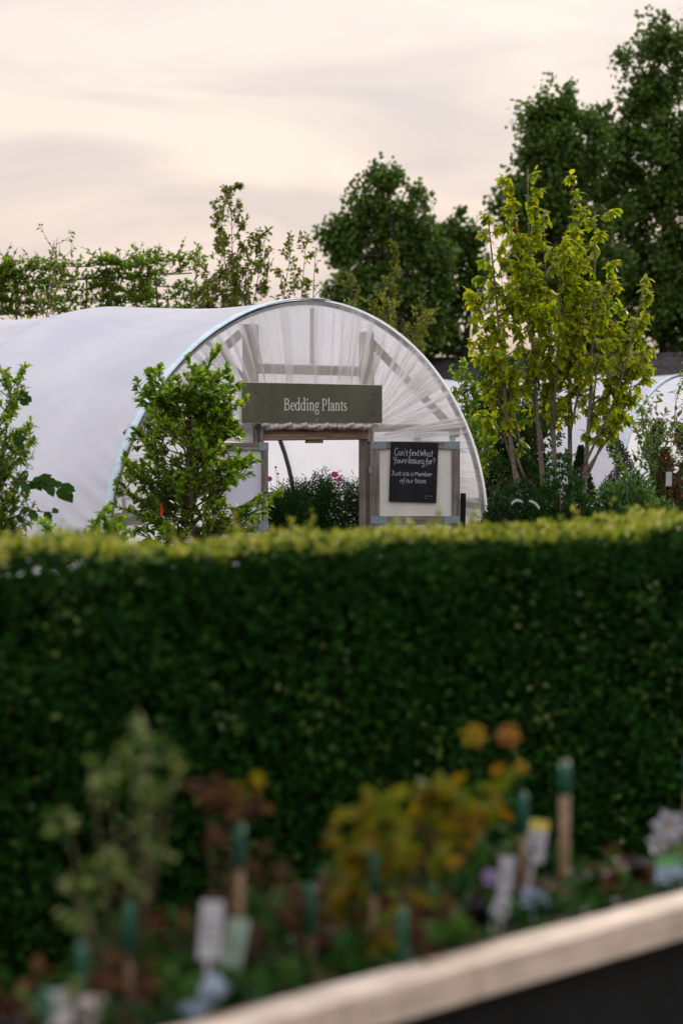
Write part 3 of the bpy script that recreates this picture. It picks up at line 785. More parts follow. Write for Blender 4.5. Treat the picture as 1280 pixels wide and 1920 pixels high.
# ------------------------------------------------------------------ far polytunnel and shed
c2 = at(1288, 703, 69.0)
T2 = tunnel("polytunnel", "distant white polytunnel under the corrugated shed roof, behind spiral topiary", (c2.x, c2.y, 0), TH, 22.0, 2.68, 9, False)
def shed():
    Y0 = 92.0; rg = at(1330, 667.5, Y0)
    root = thing("shed", "long low shed with a dark corrugated roof behind the distant polytunnel", "shed", (rg.x, rg.y, 0), TH)
    L, run, pitch = 20.0, 5.0, math.radians(15)
    zr = rg.z
    for k in range(20):
        y0 = k * 1.0 + .004; sag = .012 * math.sin(k * 2.1)
        def fn(u, v, y0=y0, sag=sag):
            y = y0 + u * 1.03; s = v * run
            return (-s * math.cos(pitch), y, zr - s * math.sin(pitch) + .085 * math.sin(y * 2 * math.pi / .34) + sag + .004 * (k % 2))
        MB().grid(fn, 40, 6).build("roof_sheet", ROOF, root, True)
        def fb(u, v, y0=y0, sag=sag):
            y = y0 + u * 1.03; s = v * run
            return (s * math.cos(pitch), y, zr - s * math.sin(pitch) + .085 * math.sin(y * 2 * math.pi / .34) + sag + .004 * (k % 2))
        MB().grid(fb, 20, 2).build("roof_sheet", ROOF, root, True)
    MB().tube([(0, -.1, zr + .03), (0, L + .1, zr + .03)], .10, 8).build("ridge_cap", ROOF, root, True)
    zw = zr - 4.6 * math.tan(pitch) - .08
    MB().box(-4.6, -4.5, 0, L, 0, zw).build("wall", SHEDWALL, root); MB().box(4.5, 4.6, 0, L, 0, zw).build("wall", SHEDWALL, root)
    MB().add([(-4.5, .02, 0), (4.5, .02, 0), (4.5, .02, zw), (0, .02, zr - .12), (-4.5, .02, zw), (-4.5, .12, 0), (4.5, .12, 0), (4.5, .12, zw), (0, .12, zr - .12), (-4.5, .12, zw)],
             [(0, 1, 2, 3, 4), (9, 8, 7, 6, 5), (0, 5, 6, 1), (1, 6, 7, 2), (2, 7, 8, 3), (3, 8, 9, 4), (4, 9, 5, 0)]).build("gable", SHEDWALL, root)
shed()

# ------------------------------------------------------------------ big trees beyond
clump_tree("poplar_tree", "tallest dark poplar, its crown towering over the shed roof", "tree", 100,
           [(1228, 75, 40, 62), (1262, 120, 50, 80), (1172, 100, 30, 26), (1205, 130, 44, 40), (1135, 235, 44, 44), (1128, 330, 60, 70), (1120, 440, 60, 80), (1140, 560, 70, 90), (1230, 190, 70, 66), (1180, 235, 60, 55), (1280, 240, 90, 90), (1215, 330, 110, 100),
            (1300, 380, 110, 130), (1190, 450, 100, 110), (1270, 530, 120, 110), (1200, 600, 105, 80), (1310, 640, 100, 70), (1150, 300, 40, 50), (1360, 250, 80, 130)],
           720, 56, 0.20, .40, L_POPLAR, 21, 1250, trunk_r=.45)
clump_tree("poplar_tree", "dark poplar with a rounded twin top standing against the tallest poplar", "tree", 97,
           [(1046, 192, 34, 36), (1004, 232, 38, 44), (1070, 232, 34, 56), (985, 300, 30, 40), (1040, 300, 74, 70), (1095, 300, 55, 70), (1000, 385, 70, 66), (1080, 400, 80, 80),
            (965, 360, 36, 32), (952, 420, 32, 44), (1010, 480, 90, 80), (1100, 520, 90, 90), (1020, 590, 90, 70), (1110, 630, 90, 55)],
           540, 56, 0.20, .38, L_POPLAR, 22, 1060, trunk_r=.4)
clump_tree("poplar_tree", "dark tree with a pointed top rising behind the polytunnel roof", "tree", 95,
           [(706, 318, 24, 28), (724, 345, 34, 34), (686, 385, 38, 42), (738, 405, 46, 52), (655, 432, 38, 42), (788, 372, 22, 22), (615, 455, 14, 26), (775, 430, 36, 55), (700, 470, 78, 66),
            (628, 500, 24, 36), (810, 480, 30, 40), (800, 560, 50, 60), (640, 470, 28, 36), (640, 535, 36, 40), (700, 550, 80, 60), (770, 520, 55, 70), (775, 600, 70, 70), (700, 620, 80, 60), (648, 590, 40, 40)],
           430, 56, 0.20, .34, L_POPLAR, 23, 715, trunk_r=.35)
clump_tree("poplar_tree", "shorter dark tree with lacy gaps low in its crown, between poplars", "tree", 98,
           [(862, 430, 24, 26), (835, 450, 30, 30), (875, 470, 34, 44), (835, 500, 44, 50), (875, 540, 40, 46), (830, 570, 50, 44), (800, 640, 50, 42), (838, 645, 40, 34)],
           170, 54, 0.20, .32, L_POPLAR, 24, 850, trunk_r=.3)

# ------------------------------------------------------------------ pleached hornbeams and saplings behind the tunnel
bars = MB()
def pleached(px, Y, w_px, top, bot, seed, label):
    rng = random.Random(seed); nr = np.random.default_rng(seed)
    b = at(px, 0, Y); b.z = 0
    root = thing("hornbeam_tree", label, "tree", b, 0, "pleached hornbeams trained in a row")
    zt = at(px, top, Y).z; zb = at(px, bot, Y).z; w = w_px * Y / F
    MB().tube(path(rng, (0, 0, 0), (0, 0, 1), zt - .1, 8, .012, .05), [.045 * (1 - .7 * i / 8) for i in range(9)], 7).build("trunk", BARK, root, True)
    rows = []; br = MB()
    lv = [zb + (zt - zb) * k / 4 for k in range(5)]
    for z in lv:
        for sgn in (-1, 1):
            pts = path(rng, (0, 0, z), (sgn, rng.uniform(-.15, .15), .12), w * rng.uniform(.42, .6), 6, .06, .0)
            br.tube(pts, [.014 * (1 - .7 * i / 6) for i in range(7)], 4)
            for q in range(15):
                p, d = along(pts, (q + rng.random()) / 15)
                tw_ = path(rng, p, (d.x * .5 + rng.gauss(0, .5), rng.gauss(0, .6), rng.uniform(.1, 1)), rng.uniform(.14, .46), 3, .25, .04)
                br.tube(tw_, .004, 3, False)
                for k in range(10):
                    lp, ld = along(tw_, (k + rng.random()) / 13)
                    ax = ld * .6 + Vector((rng.gauss(0, .6), rng.gauss(0, .6), rng.gauss(0, .5)))
                    rows.append((*lp, *ax, rng.gauss(0, .6), rng.gauss(0, .6), 1))
    br.build("branches", TWIG, root, True, kind="stuff")
    fill_crown(root, rows, nr, L_BEAM, .085, .62)
pleached(-25, 41, 120, 505, 590, 31, "pleached hornbeam at the frame's edge of the row behind the polytunnel")
pleached(42, 41, 90, 508, 590, 34, "sparse pleached hornbeam second from the row's outer end, gaps beside its trunk")
pleached(150, 41.5, 125, 500, 590, 32, "densest pleached hornbeam, middle of the row over the tunnel's second hoop")
pleached(240, 41.5, 80, 502, 590, 35, "thin pleached hornbeam next to the bushy one ending the row")
pleached(310, 42, 130, 490, 585, 33, "bushy pleached hornbeam ending the row beside the tall thin sapling")
for nm, pts in (("bamboo_rail", [at(-60, 530, 41), at(130, 531, 41.3)]), ("bamboo_rail", [at(100, 527, 41.4), at(360, 512, 42)])):
    MB().tube(pts, .012, 5).build(nm, CANE, None)
rails = [o for o in D.objects if o.name.startswith("bamboo_rail")]
tag(rails[0], "horizontal bamboo rail through the outer hornbeams of the row", "rail"); tag(rails[1], "horizontal bamboo rail through the bushy hornbeam ending the row", "rail")
SAP = dict(up=.2, droop=.15)
def sapling(px, top, Y, w_px, seed, label, stems=3, splay=.06, side=26, per=9, leaf=.075, mat=L_SAPLING, singles=0, start=.45, name="sapling", prof=None, droop=.3, side_up=1.5, twigs=2, group=None):
    b = at(px, 0, Y); b.z = 0; h = at(px, top, Y).z; w = w_px * Y / F / 2
    pr = prof or (lambda t: w * (1.1 - .75 * max(0, (t - .55) / .45)))
    return plant(name, label, "tree", b, h, stems, splay, pr, side, per, (leaf, .6), mat, TWIG, seed, up=.12, side_up=side_up, droop=droop, stem_r=.022, start=start, twigs=twigs, singles=singles, group=group)
def plume(w, peak=.72): return lambda t: w * (.25 + .75 * max(0, 1 - abs(t - peak) / .28))
sapling(462, 345, 39, 95, 41, "tall thin sapling with airy shoots, highest above the polytunnel roof", 3, .012, 26, 10, .085, start=.62, prof=plume(.42, .78), side_up=1.1, twigs=3)
sapling(400, 450, 39.5, 90, 42, "bushy low sapling beside the tall thin one behind the tunnel", 5, .03, 20, 12, .085, start=.62, prof=plume(.42, .85), side_up=.9, twigs=3)
sapling(528, 450, 38, 75, 43, "small loose sapling between the tall thin one and bare twigs", 3, .02, 12, 9, .085, start=.65, prof=plume(.36, .8), side_up=.9, twigs=2)
sapling(592, 462, 37, 26, 44, "nearly bare upright twigs at the top of the polytunnel arch", 2, .012, 8, 3, start=.72, twigs=1, prof=lambda t: .14, side_up=2)
sapling(706, 460, 46, 62, 45, "slim yellow green sapling in front of the pointed dark tree", 4, .014, 26, 9, .085, start=.6, prof=plume(.32, .75), side_up=1.3)
sapling(752, 585, 44, 70, 46, "low yellow green sapling just above the tunnel's curved shoulder", 4, .04, 16, 9, .085, start=.55, prof=lambda t: .38, side_up=.9)
sapling(660, 575, 45, 60, 47, "short leafy sapling peeping over the polytunnel near the apex", 4, .04, 14, 8, .085, start=.6, prof=lambda t: .38, side_up=.9)
sapling(15, 440, 33, 80, 48, "bare-tipped sapling with arching twigs over the outer hornbeam", 3, .04, 8, 4, start=.72, twigs=1, prof=lambda t: .4, side_up=.8)

# ------------------------------------------------------------------ tall lime green tree
b = at(1046, 0, 24.0); b.z = 0
def prof_tree(t): return .25 if t < .62 else .25 - .14 * (t - .62) / .38
tr_ = random.Random(9)
TIPS = []
for bx, px, py in ((1040, 986, 318), (1066, 1074, 326), (1026, 912, 400), (1078, 1112, 398), (1056, 1022, 400)):
    TIPS.append(((at(bx, 0, 24).x - b.x, tr_.uniform(-.1, .1), 0), (at(px, 0, 24).x - b.x, tr_.uniform(-.25, .25), at(px, py, 24).z), .034))
for m_, t_, px, py in ((3, .42, 1197, 545), (3, .38, 1182, 615), (3, .45, 1140, 515), (2, .45, 935, 500), (2, .40, 900, 555), (4, .5, 1046, 470), (1, .45, 1095, 555), (0, .55, 958, 352),
                       (0, .42, 965, 500), (4, .42, 1015, 560), (1, .5, 1062, 420), (2, .36, 905, 640), (3, .40, 1200, 660)):
    a_ = Vector(TIPS[m_][0]).lerp(Vector(TIPS[m_][1]), t_)
    TIPS.append((tuple(a_), (at(px, 0, 24).x - b.x, tr_.uniform(-.45, .45), at(px, py, 24).z), .014))
plant("lime_green_tree", "tall lime green multi-stemmed tree in front of the dark poplars", "tree", b, 4.36, len(TIPS), .055, prof_tree, 17, 10, (.084, .62), L_YELLOW, PALEBARK, 55,
      up=.08, side_up=.7, droop=.75, stem_r=.026, start=.48, twigs=2, singles=300, tpl=OVAL, mats2=((L_RED, .006),), tips=TIPS)

# ------------------------------------------------------------------ bush in front of the tunnel
b = at(371, 0, 24.3); b.z = 0
def prof_bush(t):
    xs = (0, .3, .45, .6, .75, .88, 1.0); ys = (.56, .64, .66, .62, .54, .50, .42)
    return float(np.interp(t, xs, ys))
plant("evergreen_bush", "round green evergreen bush with a grey trunk before the polytunnel end", "shrub", b, 2.36, 1, .0, prof_bush, 125, 23, (.070, .56), L_BUSH, PALEBARK, 61,
      up=.05, side_up=.45, droop=0, stem_r=.045, start=.30, twigs=5, singles=280, tpl=OVAL, whorl=True, mats2=((L_OCHRE, .006),), stem_name="trunk")
rt = at(302, 948, 23.75)
r_ = MB().grid(lambda u, v: ((u - .5) * .02 + .01 * math.sin(v * 3), .006 * math.sin(v * 4), -.12 * v + .02), 2, 6).build("red_tag", REDTAG, None, False, loc=rt)
r_.modifiers.new("thick", 'SOLIDIFY').thickness = .002
tag(r_, "small red tag hanging in the round evergreen bush", "plant tag")

# shrub at the left edge
b = at(-25, 0, 22.0); b.z = 0
plant("leafy_shrub", "tall leafy shrub with a drooping side branch against the tunnel's long side", "shrub", b, 2.40, 4, .035, lambda t: .40 * (1.15 - .55 * t), 46, 12, (.062, .52), L_BUSH, TWIG, 71,
      up=.12, side_up=.7, stem_r=.025, start=.35, twigs=3, singles=70, tpl=OVAL, mats2=((L_OCHRE, .015),))
def spray(px, py, px2, py2, Y, n, seed, parent_loc, root, sz):
    rng = random.Random(seed); a, c = at(px, py, Y) - parent_loc, at(px2, py2, Y) - parent_loc
    mid = a.lerp(c, .5) + Vector((0, 0, .05)); pts = [a, a.lerp(mid, .6), mid, mid.lerp(c, .6), c]
    MB().tube(pts, [.008, .006, .005, .004, .003], 5).build("branch", TWIG, root, True)
    P, A, N, L = [], [], [], []
    for i in range(n):
        p, d = along(pts, .15 + .85 * (i + rng.random() * .6) / n); s = 1 if i % 2 else -1
        P.append(p); A.append((d * .5 + Vector((rng.gauss(0, .2), rng.gauss(0, .4), .5 * s - .25)))); N.append((rng.gauss(0, .4), -.9, rng.gauss(.3, .3))); L.append(sz * rng.uniform(.75, 1.2))
    single_leaves(root, np.array(P), np.array(A), np.array(N), np.array(L), .78, L_DARK)
shr = [o for o in D.objects if o.name.startswith("leafy_shrub")][0]
spray(20, 905, 128, 922, 21.8, 14, 5, b, shr, .115); spray(0, 800, 48, 742, 21.8, 9, 6, b, shr, .085); spray(10, 975, 105, 962, 21.8, 6, 7, b, shr, .10); spray(10, 845, 45, 828, 21.8, 6, 8, b, shr, .08)

for i, (px, py, lab) in enumerate(((102, 990, "small fresh green shoot tip, outermost behind the hedge below the tunnel side"), (152, 976, "upright fresh green shoot tip behind the hedge beside a bushier one"),
                                   (192, 974, "bushy fresh green shoots behind the hedge at the foot of the blue tape"), (222, 980, "short fresh green shoot behind the hedge beside the blue tape's foot"))):
    b = at(px, 0, 19.5); b.z = 0
    plant("young_shrub", lab, "shrub", b, at(px, py, 19.5).z, 3 if i == 2 else 2, .02, lambda t: .10, 12, 9, (.066, .45), L_FRESH, TWIG, 80 + i, side_up=1.6, stem_r=.01, start=.72, twigs=1, tpl=OVAL, group="young shrubs behind the hedge", singles=16)

# ------------------------------------------------------------------ planting beside the tunnel
def mound(name, label, cat, px, top, Y, w_px, mat, leaf, n, seed, elong=1.0, sprig=0, bot=None, tpl=DIAMOND, group=None, singles=0):
    """dense dome of leaves on short stems"""
    rng = random.Random(seed); nr = np.random.default_rng(seed)
    b = at(px, 0, Y); b.z = 0; h = at(px, top, Y).z; w = w_px * Y / F / 2
    root = thing(name, label, cat, b, 0, group)
    st = MB()
    for k in range(14):
        th = rng.uniform(0, 6.28); r = w * rng.uniform(.2, .8)
        st.tube([(0.1 * w * math.cos(th), .1 * w * math.sin(th), 0), (r * .5 * math.cos(th), r * .5 * math.sin(th), h * .5), (r * math.cos(th), r * math.sin(th), h * rng.uniform(.7, .9))], [.02, .014, .006], 5)
    st.build("stem", TWIG, root, True)
    m = n // 12
    d = unit(nr.normal(size=(m, 3))); d[:, 2] = np.abs(d[:, 2]) * 1.4 - .4
    r = nr.random(m) ** (1 / 4.0)
    lump = 1 + .13 * np.sin(5 * d[:, 0] + seed) * np.cos(6 * d[:, 2] + seed) + .07 * np.sin(13 * d[:, 0]) 
    hh = h * .42
    c = d * np.array((w, w * .8, hh)) * (r * lump)[:, None] + np.array((0, 0, h - hh))
    out = unit(d + np.array((0, 0, .35)))
    k = np.repeat(np.arange(m), 12)
    P = c[k] + nr.normal(size=(len(k), 3)) * leaf[0] * .35
    A = out[k] * elong + nr.normal(size=(len(k), 3)) * .75
    N = nr.normal(size=(len(k), 3)) * .6 + np.array((0, 0, 1))
    rows = np.concatenate([P, A, N], axis=1)
    fill_crown(root, rows, nr, mat, leaf[0], leaf[1], singles, tpl=tpl)
    return root

sapling(940, 690, 33, 165, 91, "dark dense shrub filling the gap against the tunnel's end", 6, .08, 44, 12, .075, L_DARK, start=.25, name="dark_shrub", prof=lambda t: .55 * (1.1 - .5 * t), droop=.1, side_up=.8)
sapling(875, 700, 31.8, 60, 92, "leafy green shrub hugging the tunnel's curved edge below the shed roof", 4, .04, 34, 11, .07, L_BUSH, start=.3, name="dark_shrub", prof=lambda t: .22, droop=.1, side_up=1.0)
sapling(985, 760, 29.5, 120, 93, "dark bushy shrub behind the lime tree's stems", 5, .06, 36, 12, .07, L_DARK, start=.25, name="dark_shrub", prof=lambda t: .4, droop=.1, side_up=.8)
mound("conifer_mound", "dark feathery low conifer beside the tunnel's foot", "shrub", 965, 905, 23.2, 175, L_CONIFER, (.055, .35), 7000, 94, 1.2)
mound("yew_mound", "dense green feathery conifer under the lime tree's stems", "shrub", 1050, 870, 23.0, 135, L_FEATHER, (.05, .3), 7000, 95, 1.6)
mound("rhododendron", "broad green mound of long narrow leaves before the spiral topiary", "shrub", 1180, 908, 23.0, 215, L_RHODO, (.095, .26), 6500, 96, 1.5, tpl=OVAL, singles=150)

def spiral(px, Y, top, seed, label, amp=.11, tube=.115, pitch=.72, phase=0.0):
    rng = random.Random(seed); nr = np.random.default_rng(seed)
    b = at(px, 0, Y); b.z = 0; h = at(px, top, Y).z
    root = thing("spiral_topiary", label, "topiary", b, 0, "clipped spiral conifers by the distant tunnel")
    MB().tube([(0, 0, 0), (0, 0, h * .97)], [.03, .012], 7).build("trunk", BARK, root, True)
    n = 9000; z = nr.uniform(.25, h, n); th = 2 * math.pi * (h - z) / pitch + phase
    taper = .5 + .5 * np.clip((h - z) / 1.0, 0, 1)
    c = np.stack([np.cos(th) * amp * taper, np.sin(th) * amp * taper, z], 1)
    d = unit(nr.normal(size=(n, 3))); P = c + d * np.array((1, 1, 1.25)) * (tube * taper * nr.random(n) ** .25)[:, None]
    A = d + np.array((0, 0, .6)) + nr.normal(size=(n, 3)) * .4; N = nr.normal(size=(n, 3))
    L = .032 * nr.uniform(.6, 1.3, n)
    link("crown", leaf_mesh("crown", P, A, N, L, L * .45, L_CONIFER), root, kind="stuff")
spiral(1155, 30.5, 768, 101, "clipped spiral conifer standing free against the distant white tunnel", phase=.6)
spiral(1230, 30.5, 795, 102, "clipped spiral conifer half hidden by the pale climbing shrub", phase=.6)
spiral(1284, 30.5, 800, 103, "clipped spiral conifer cut off by the frame's edge", phase=2.4)
def cone(px, Y, top, seed, label):
    nr = np.random.default_rng(seed); b = at(px, 0, Y); b.z = 0; h = at(px, top, Y).z
    root = thing("cone_topiary", label, "topiary", b, 0)
    MB().tube([(0, 0, 0), (0, 0, h * .95)], [.03, .01], 7).build("trunk", BARK, root, True)
    n = 9000; z = nr.uniform(.15, h, n); rr = .30 * (h - z) / 1.0; rr = np.minimum(rr, .34) * nr.random(n) ** .25; th = nr.uniform(0, 6.283, n)
    P = np.stack([np.cos(th) * rr, np.sin(th) * rr, z], 1); A = np.stack([np.cos(th), np.sin(th), np.full(n, .8)], 1) + nr.normal(size=(n, 3)) * .4
    L = .034 * nr.uniform(.6, 1.3, n)
    link("crown", leaf_mesh("crown", P, A, nr.normal(size=(n, 3)), L, L * .45, L_CONIFER), root, kind="stuff")
cone(1088, 26.5, 838, 105, "small dark cone topiary behind the lime tree's rearmost stem")
cone(985, 30.5, 800, 106, "dark columnar conifer in shade behind the lime tree")
b = at(1232, 0, 27.5); b.z = 0
plant("climbing_shrub", "pale loose climber on canes in front of the distant white tunnel", "shrub", b, 2.42, 5, .07, lambda t: .14 + .28 * t, 20, 9, (.062, .55), L_CLIMB, TWIG, 107, up=.15, side_up=.9, stem_r=.012, start=.35, twigs=2, tpl=OVAL, singles=60)
b = at(1247, 0, 26.0); b.z = 0
plant("bronze_shrub", "small bronze tipped shrub beside the white label at the rhododendron", "shrub", b, 1.82, 4, .06, lambda t: .15, 10, 8, (.075, .3), L_BROWN, TWIG, 109, side_up=1.2, stem_r=.012, start=.5, twigs=1, tpl=OVAL)
b = at(1268, 0, 26.4); b.z = 0
plant("dark_shrub", "dark glossy shrub by the frame's edge behind the hedge", "shrub", b, 1.75, 5, .10, lambda t: .3, 20, 10, (.07, .5), L_DARK, TWIG, 110, side_up=.8, stem_r=.014, start=.3, twigs=2, tpl=OVAL)
def white_tag(px, py, Y, w, h, ang, label, curve=.3, mat=LABELW, name="plant_label"):
    a = math.radians(ang)
    o = MB().grid(lambda u, v: ((u - .5) * w, -curve * w * (u - .5) ** 2 * 0, (v - .5) * h - curve * w * ((u - .5) * 2) ** 2), 8, 2).build(name, mat, None, False, loc=at(px, py, Y), rot=(.1, a, .2))
    o.modifiers.new("thick", 'SOLIDIFY').thickness = .0015
    tag(o, label, "plant label"); return o
white_tag(975, 828, 24.6, .10, .03, -50, "white strip label tilted upright in the dark bushy shrub", .05)
white_tag(968, 938, 22.5, .10, .022, -8, "white looped label strip over the dark feathery conifer", .25)
white_tag(1003, 944, 22.5, .11, .02, 38, "white slanting label strip beside the looped one", .12)
white_tag(1253, 898, 23.6, .055, .125, 0, "upright white label card by the bronze tipped shrub", .0)

# ------------------------------------------------------------------ cosmos inside the doorway
def cosmos(px, Y, top, seed, label, w=.5):
    rng = random.Random(seed); nr = np.random.default_rng(seed)
    b = at(px, 0, Y); b.z = 0; h = at(px, top, Y).z
    root = thing("cosmos_plant", label, "plant", b, 0, "cosmos plants inside the polytunnel")
    rows = []; st = MB()
    for s in range(16):
        th = rng.uniform(0, 6.28); r = w * rng.random() ** .5
        pts = path(rng, (math.cos(th) * r * .3, math.sin(th) * r * .3, 0), (math.cos(th) * r * .5, math.sin(th) * r * .5, h), h * rng.uniform(.86, 1.03), 8, .05, .05)
        st.tube(pts, [.007 * (1 - .7 * i / 8) for i in range(9)], 4)
        for k in range(95):
            p, d = along(pts, .3 + .7 * rng.random())
            dv = Vector((rng.gauss(0, 1), rng.gauss(0, 1), rng.gauss(.3, .6))).normalized()
            for q in range(6):
                rows.append((*(p + dv * .03 * q), *(dv + Vector((rng.gauss(0, .7), rng.gauss(0, .7), rng.gauss(.2, .5)))), rng.gauss(0, 1), rng.gauss(0, 1), 1))
    st.build("stem", L_FEATHER, root, True)
    fill_crown(root, rows, nr, L_FEATHER, .06, .2, crown="foliage")
    return root, b, h
def bloom(root, b, px, py, Y, base, r, n=8, mat=PETALM, flower="flower", tilt=(0, -.75, .45), eye=EYE):
    c = at(px, py, Y) - b
    MB().tube([Vector(base), Vector(base).lerp(c, .6) + Vector((.02, 0, 0)), c], [.004, .003, .002], 4).build("flower_stem", L_FEATHER, root, True)
    nrm = Vector(tilt).normalized(); a = nrm.orthogonal().normalized(); bb = nrm.cross(a)
    P, A, N = [], [], []
    for k in range(n):
        th = 2 * math.pi * k / n
        d = a * math.cos(th) + bb * math.sin(th)
        P.append(c + d * r * .12); A.append(d + nrm * .15); N.append(nrm)
    f = link(flower, leaf_mesh(flower, P, A, N, r * .95, r * .72, mat, OVAL), root)
    MB().lathe([(0.0001, .25 * r), (.16 * r, .2 * r), (.22 * r, .02 * r)], 8).build("flower_eye", eye, f, True, loc=c, rot=nrm.to_track_quat('Z', 'Y').to_euler())
ra, ba, ha = cosmos(545, 30.0, 912, 121, "feathery cosmos inside the doorway by the door leaf, one dark bloom")
rb, bb_, hb = cosmos(600, 30.6, 895, 122, "feathery cosmos inside the doorway's centre carrying two magenta blooms")
rc, bc, hc_ = cosmos(655, 31.2, 910, 123, "feathery cosmos inside the doorway against its far post, without blooms")
rd, bd_, hd = cosmos(515, 29.4, 925, 124, "low feathery cosmos inside the doorway behind the green bush")
bloom(rb, bb_, 627, 890, 30.2, (.1, 0, hb * .85), .045); bloom(rb, bb_, 636, 899, 30.2, (.14, 0, hb * .85), .034)
bloom(ra, ba, 505, 898, 28.9, (-.2, -.4, ha * .85), .035)
for px, py in ((517, 876), (521, 888), (640, 892), (600, 893)):
    c = at(px, py, 29.6) - ba
    bd = MB().tube([(c.x * .85, c.y * .8, ha * .9), c], .0028, 4); bd.build("flower_stem", L_FEATHER, ra, True)
    MB().lathe([(.0001, .012), (.012, .006), (.012, -.006), (.0001, -.012)], 8, c).build("bud", L_DARK, ra, True)

# ------------------------------------------------------------------ hedge
PL, PR = at(0, 0, 9.05), at(1280, 0, 11.55); PL.z = PR.z = 0
ha_ = math.atan2(PR.y - PL.y, PR.x - PL.x)
HG = thing("hedge", "long clipped dark green hedge with bright yellow green new growth on top", "hedge", PL, ha_)
HH, HT, X0, X1 = 1.59, .98, -2.2, 6.2
def hedge():
    nr = np.random.default_rng(77)
    MB().box(X0, X1, .15, HT - .1, 0, HH - .10).build("shade_core", HEDGECORE, HG)  # solid core against see-through, its colour standing in for the shade within
    def und(x, z): return .034 * np.sin(2.3 * x + 1.3 * z) * np.sin(3.1 * z - 1.7 * x + 2) + .018 * np.sin(7 * x + 2 * z) * np.sin(9 * z + 1) + .014 * np.sin(5.1 * x - 3.7 * z + 1) + .01 * np.sin(11 * x + 9 * z)
    n = 62000
    x = nr.uniform(X0, X1, n); z = nr.uniform(0.02, HH, n); y = und(x, z) + nr.exponential(.055, n) - .03
    P = np.stack([x, y, z], 1); A = nr.normal(size=(n, 3)) * .8 + np.array((0, -.55, .45)); N = nr.normal(size=(n, 3)) * .7 + np.array((0, -.7, .6))
    L = .040 * nr.uniform(.65, 1.35, n)
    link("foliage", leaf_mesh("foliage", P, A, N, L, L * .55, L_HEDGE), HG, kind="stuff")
    # top: dark leaves below, fresh shoots above
    n = 26000
    x = nr.uniform(X0, X1, n); y = nr.uniform(-.02, HT, n); z = HH + und(x, y) - nr.exponential(.04, n)
    P = np.stack([x, y, z], 1); A = nr.normal(size=(n, 3)) * .9 + np.array((0, 0, .8)); N = nr.normal(size=(n, 3)) + np.array((0, 0, .6))
    L = .032 * nr.uniform(.65, 1.35, n)
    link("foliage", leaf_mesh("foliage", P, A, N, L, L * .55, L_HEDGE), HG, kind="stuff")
    m = 4200
    x = nr.uniform(X0, X1, m); y = nr.uniform(-.035, HT, m); h = (np.abs(nr.normal(0, .017, m)) + .008) * (1 + .5 * np.sin(4.1 * x + 2 * y) * np.sin(6.3 * y + 1))
    P, A = [], []
    k = np.repeat(np.arange(m), 7)
    t = nr.random(len(k))
    P = np.stack([x[k] + nr.normal(0, .008, len(k)), y[k] + nr.normal(0, .008, len(k)), HH + und(x[k], y[k]) + h[k] * t * 1.2 - .012], 1)
    A = nr.normal(size=(len(k), 3)) * .7 + np.array((0, 0, .9)); N = nr.normal(size=(len(k), 3)) + np.array((0, 0, .5))
    L = .029 * nr.uniform(.6, 1.3, len(k))
    link("new_growth", leaf_mesh("new_growth", P, A, N, L, L * .5, L_SHOOT), HG, kind="stuff")
    sh = MB(); rr_ = random.Random(6); SP, SA = [], []
    for q in range(70):
        b0 = (rr_.uniform(X0, X1), rr_.uniform(-.03, HT), HH - .03); ln = path(rr_, b0, (rr_.gauss(0, .3), rr_.gauss(0, .3), 1), rr_.uniform(.07, .15), 4, .1, .05)
        sh.tube(ln, .0022, 3, False)
        for w in range(12):
            p_, d_ = along(ln, .2 + .8 * rr_.random()); SP.append(p_); SA.append(d_ * .6 + Vector((rr_.gauss(0, .7), rr_.gauss(0, .7), .2)))
    sh.build("stray_twigs", TWIG, HG, kind="stuff")
    link("new_growth", leaf_mesh("new_growth", np.array(SP), np.array(SA), nr.normal(size=(len(SP), 3)) + np.array((0, 0, .4)), .034, .017, L_SHOOT), HG, kind="stuff")
    # scattered paler leaves on the face
    pc = nr.uniform((X0, .3), (X1, HH), (46, 2)); k = nr.integers(0, 46, 800)
    x = np.clip(pc[k, 0] + nr.normal(0, .05, 800), X0, X1); z = np.clip(pc[k, 1] + nr.normal(0, .11, 800), .1, HH); n = 800
    P = np.stack([x, und(x, z) - .035, z], 1); A = nr.normal(size=(n, 3)) * .8 + np.array((0, -.5, .5)); N = nr.normal(size=(n, 3)) * .5 + np.array((0, -.8, .6))
    L = .034 * nr.uniform(.65, 1.3, n)
    link("pale_leaves", leaf_mesh("pale_leaves", P, A, N, L, L * .55, L_CLIMB), HG, kind="stuff")
hedge()

# ------------------------------------------------------------------ plant table in front
EA = math.atan2(1.21, .948)
E0 = Vector((-.067, 5.67, 0))
ed, en = Vector((math.cos(EA), math.sin(EA), 0)), Vector((-math.sin(EA), math.cos(EA), 0))
TZ = .825
def tab(px, back):
    """point on the table bed seen at column px, a given distance behind the timber's front edge"""
    k = (px - 640) / F; o = E0 + en * back
    t = (k * o.y - o.x) / (ed.x - k * ed.y)
    return o + ed * t
TB = thing("plant_table", "raised plant table with a pale sawn timber edge and black fabric sides", "table", E0, EA)
MB().box(-2.6, .62, 0, .13, TZ - .085, TZ).build("edge_board", SLEEPER, TB, False, .006)
MB().box(.626, 3.2, .002, .132, TZ - .086, TZ - .002).build("edge_board", SLEEPER, TB, False, .006)
MB().grid(lambda u, v: (-2.6 + 5.8 * u, .134 + .80 * v, TZ - .14 + .012 * math.sin(60 * u) * math.sin(23 * v)), 120, 24).build("bed", COMPOST, TB, True)
def sk(u, v): return (-2.6 + 5.8 * u, .055 + .02 * math.sin(46 * u) * v + .012 * math.sin(117 * u + 1) * v, (TZ - .087) * (1 - v))
MB().grid(sk, 160, 6).build("side_fabric", FABRIC, TB, True)
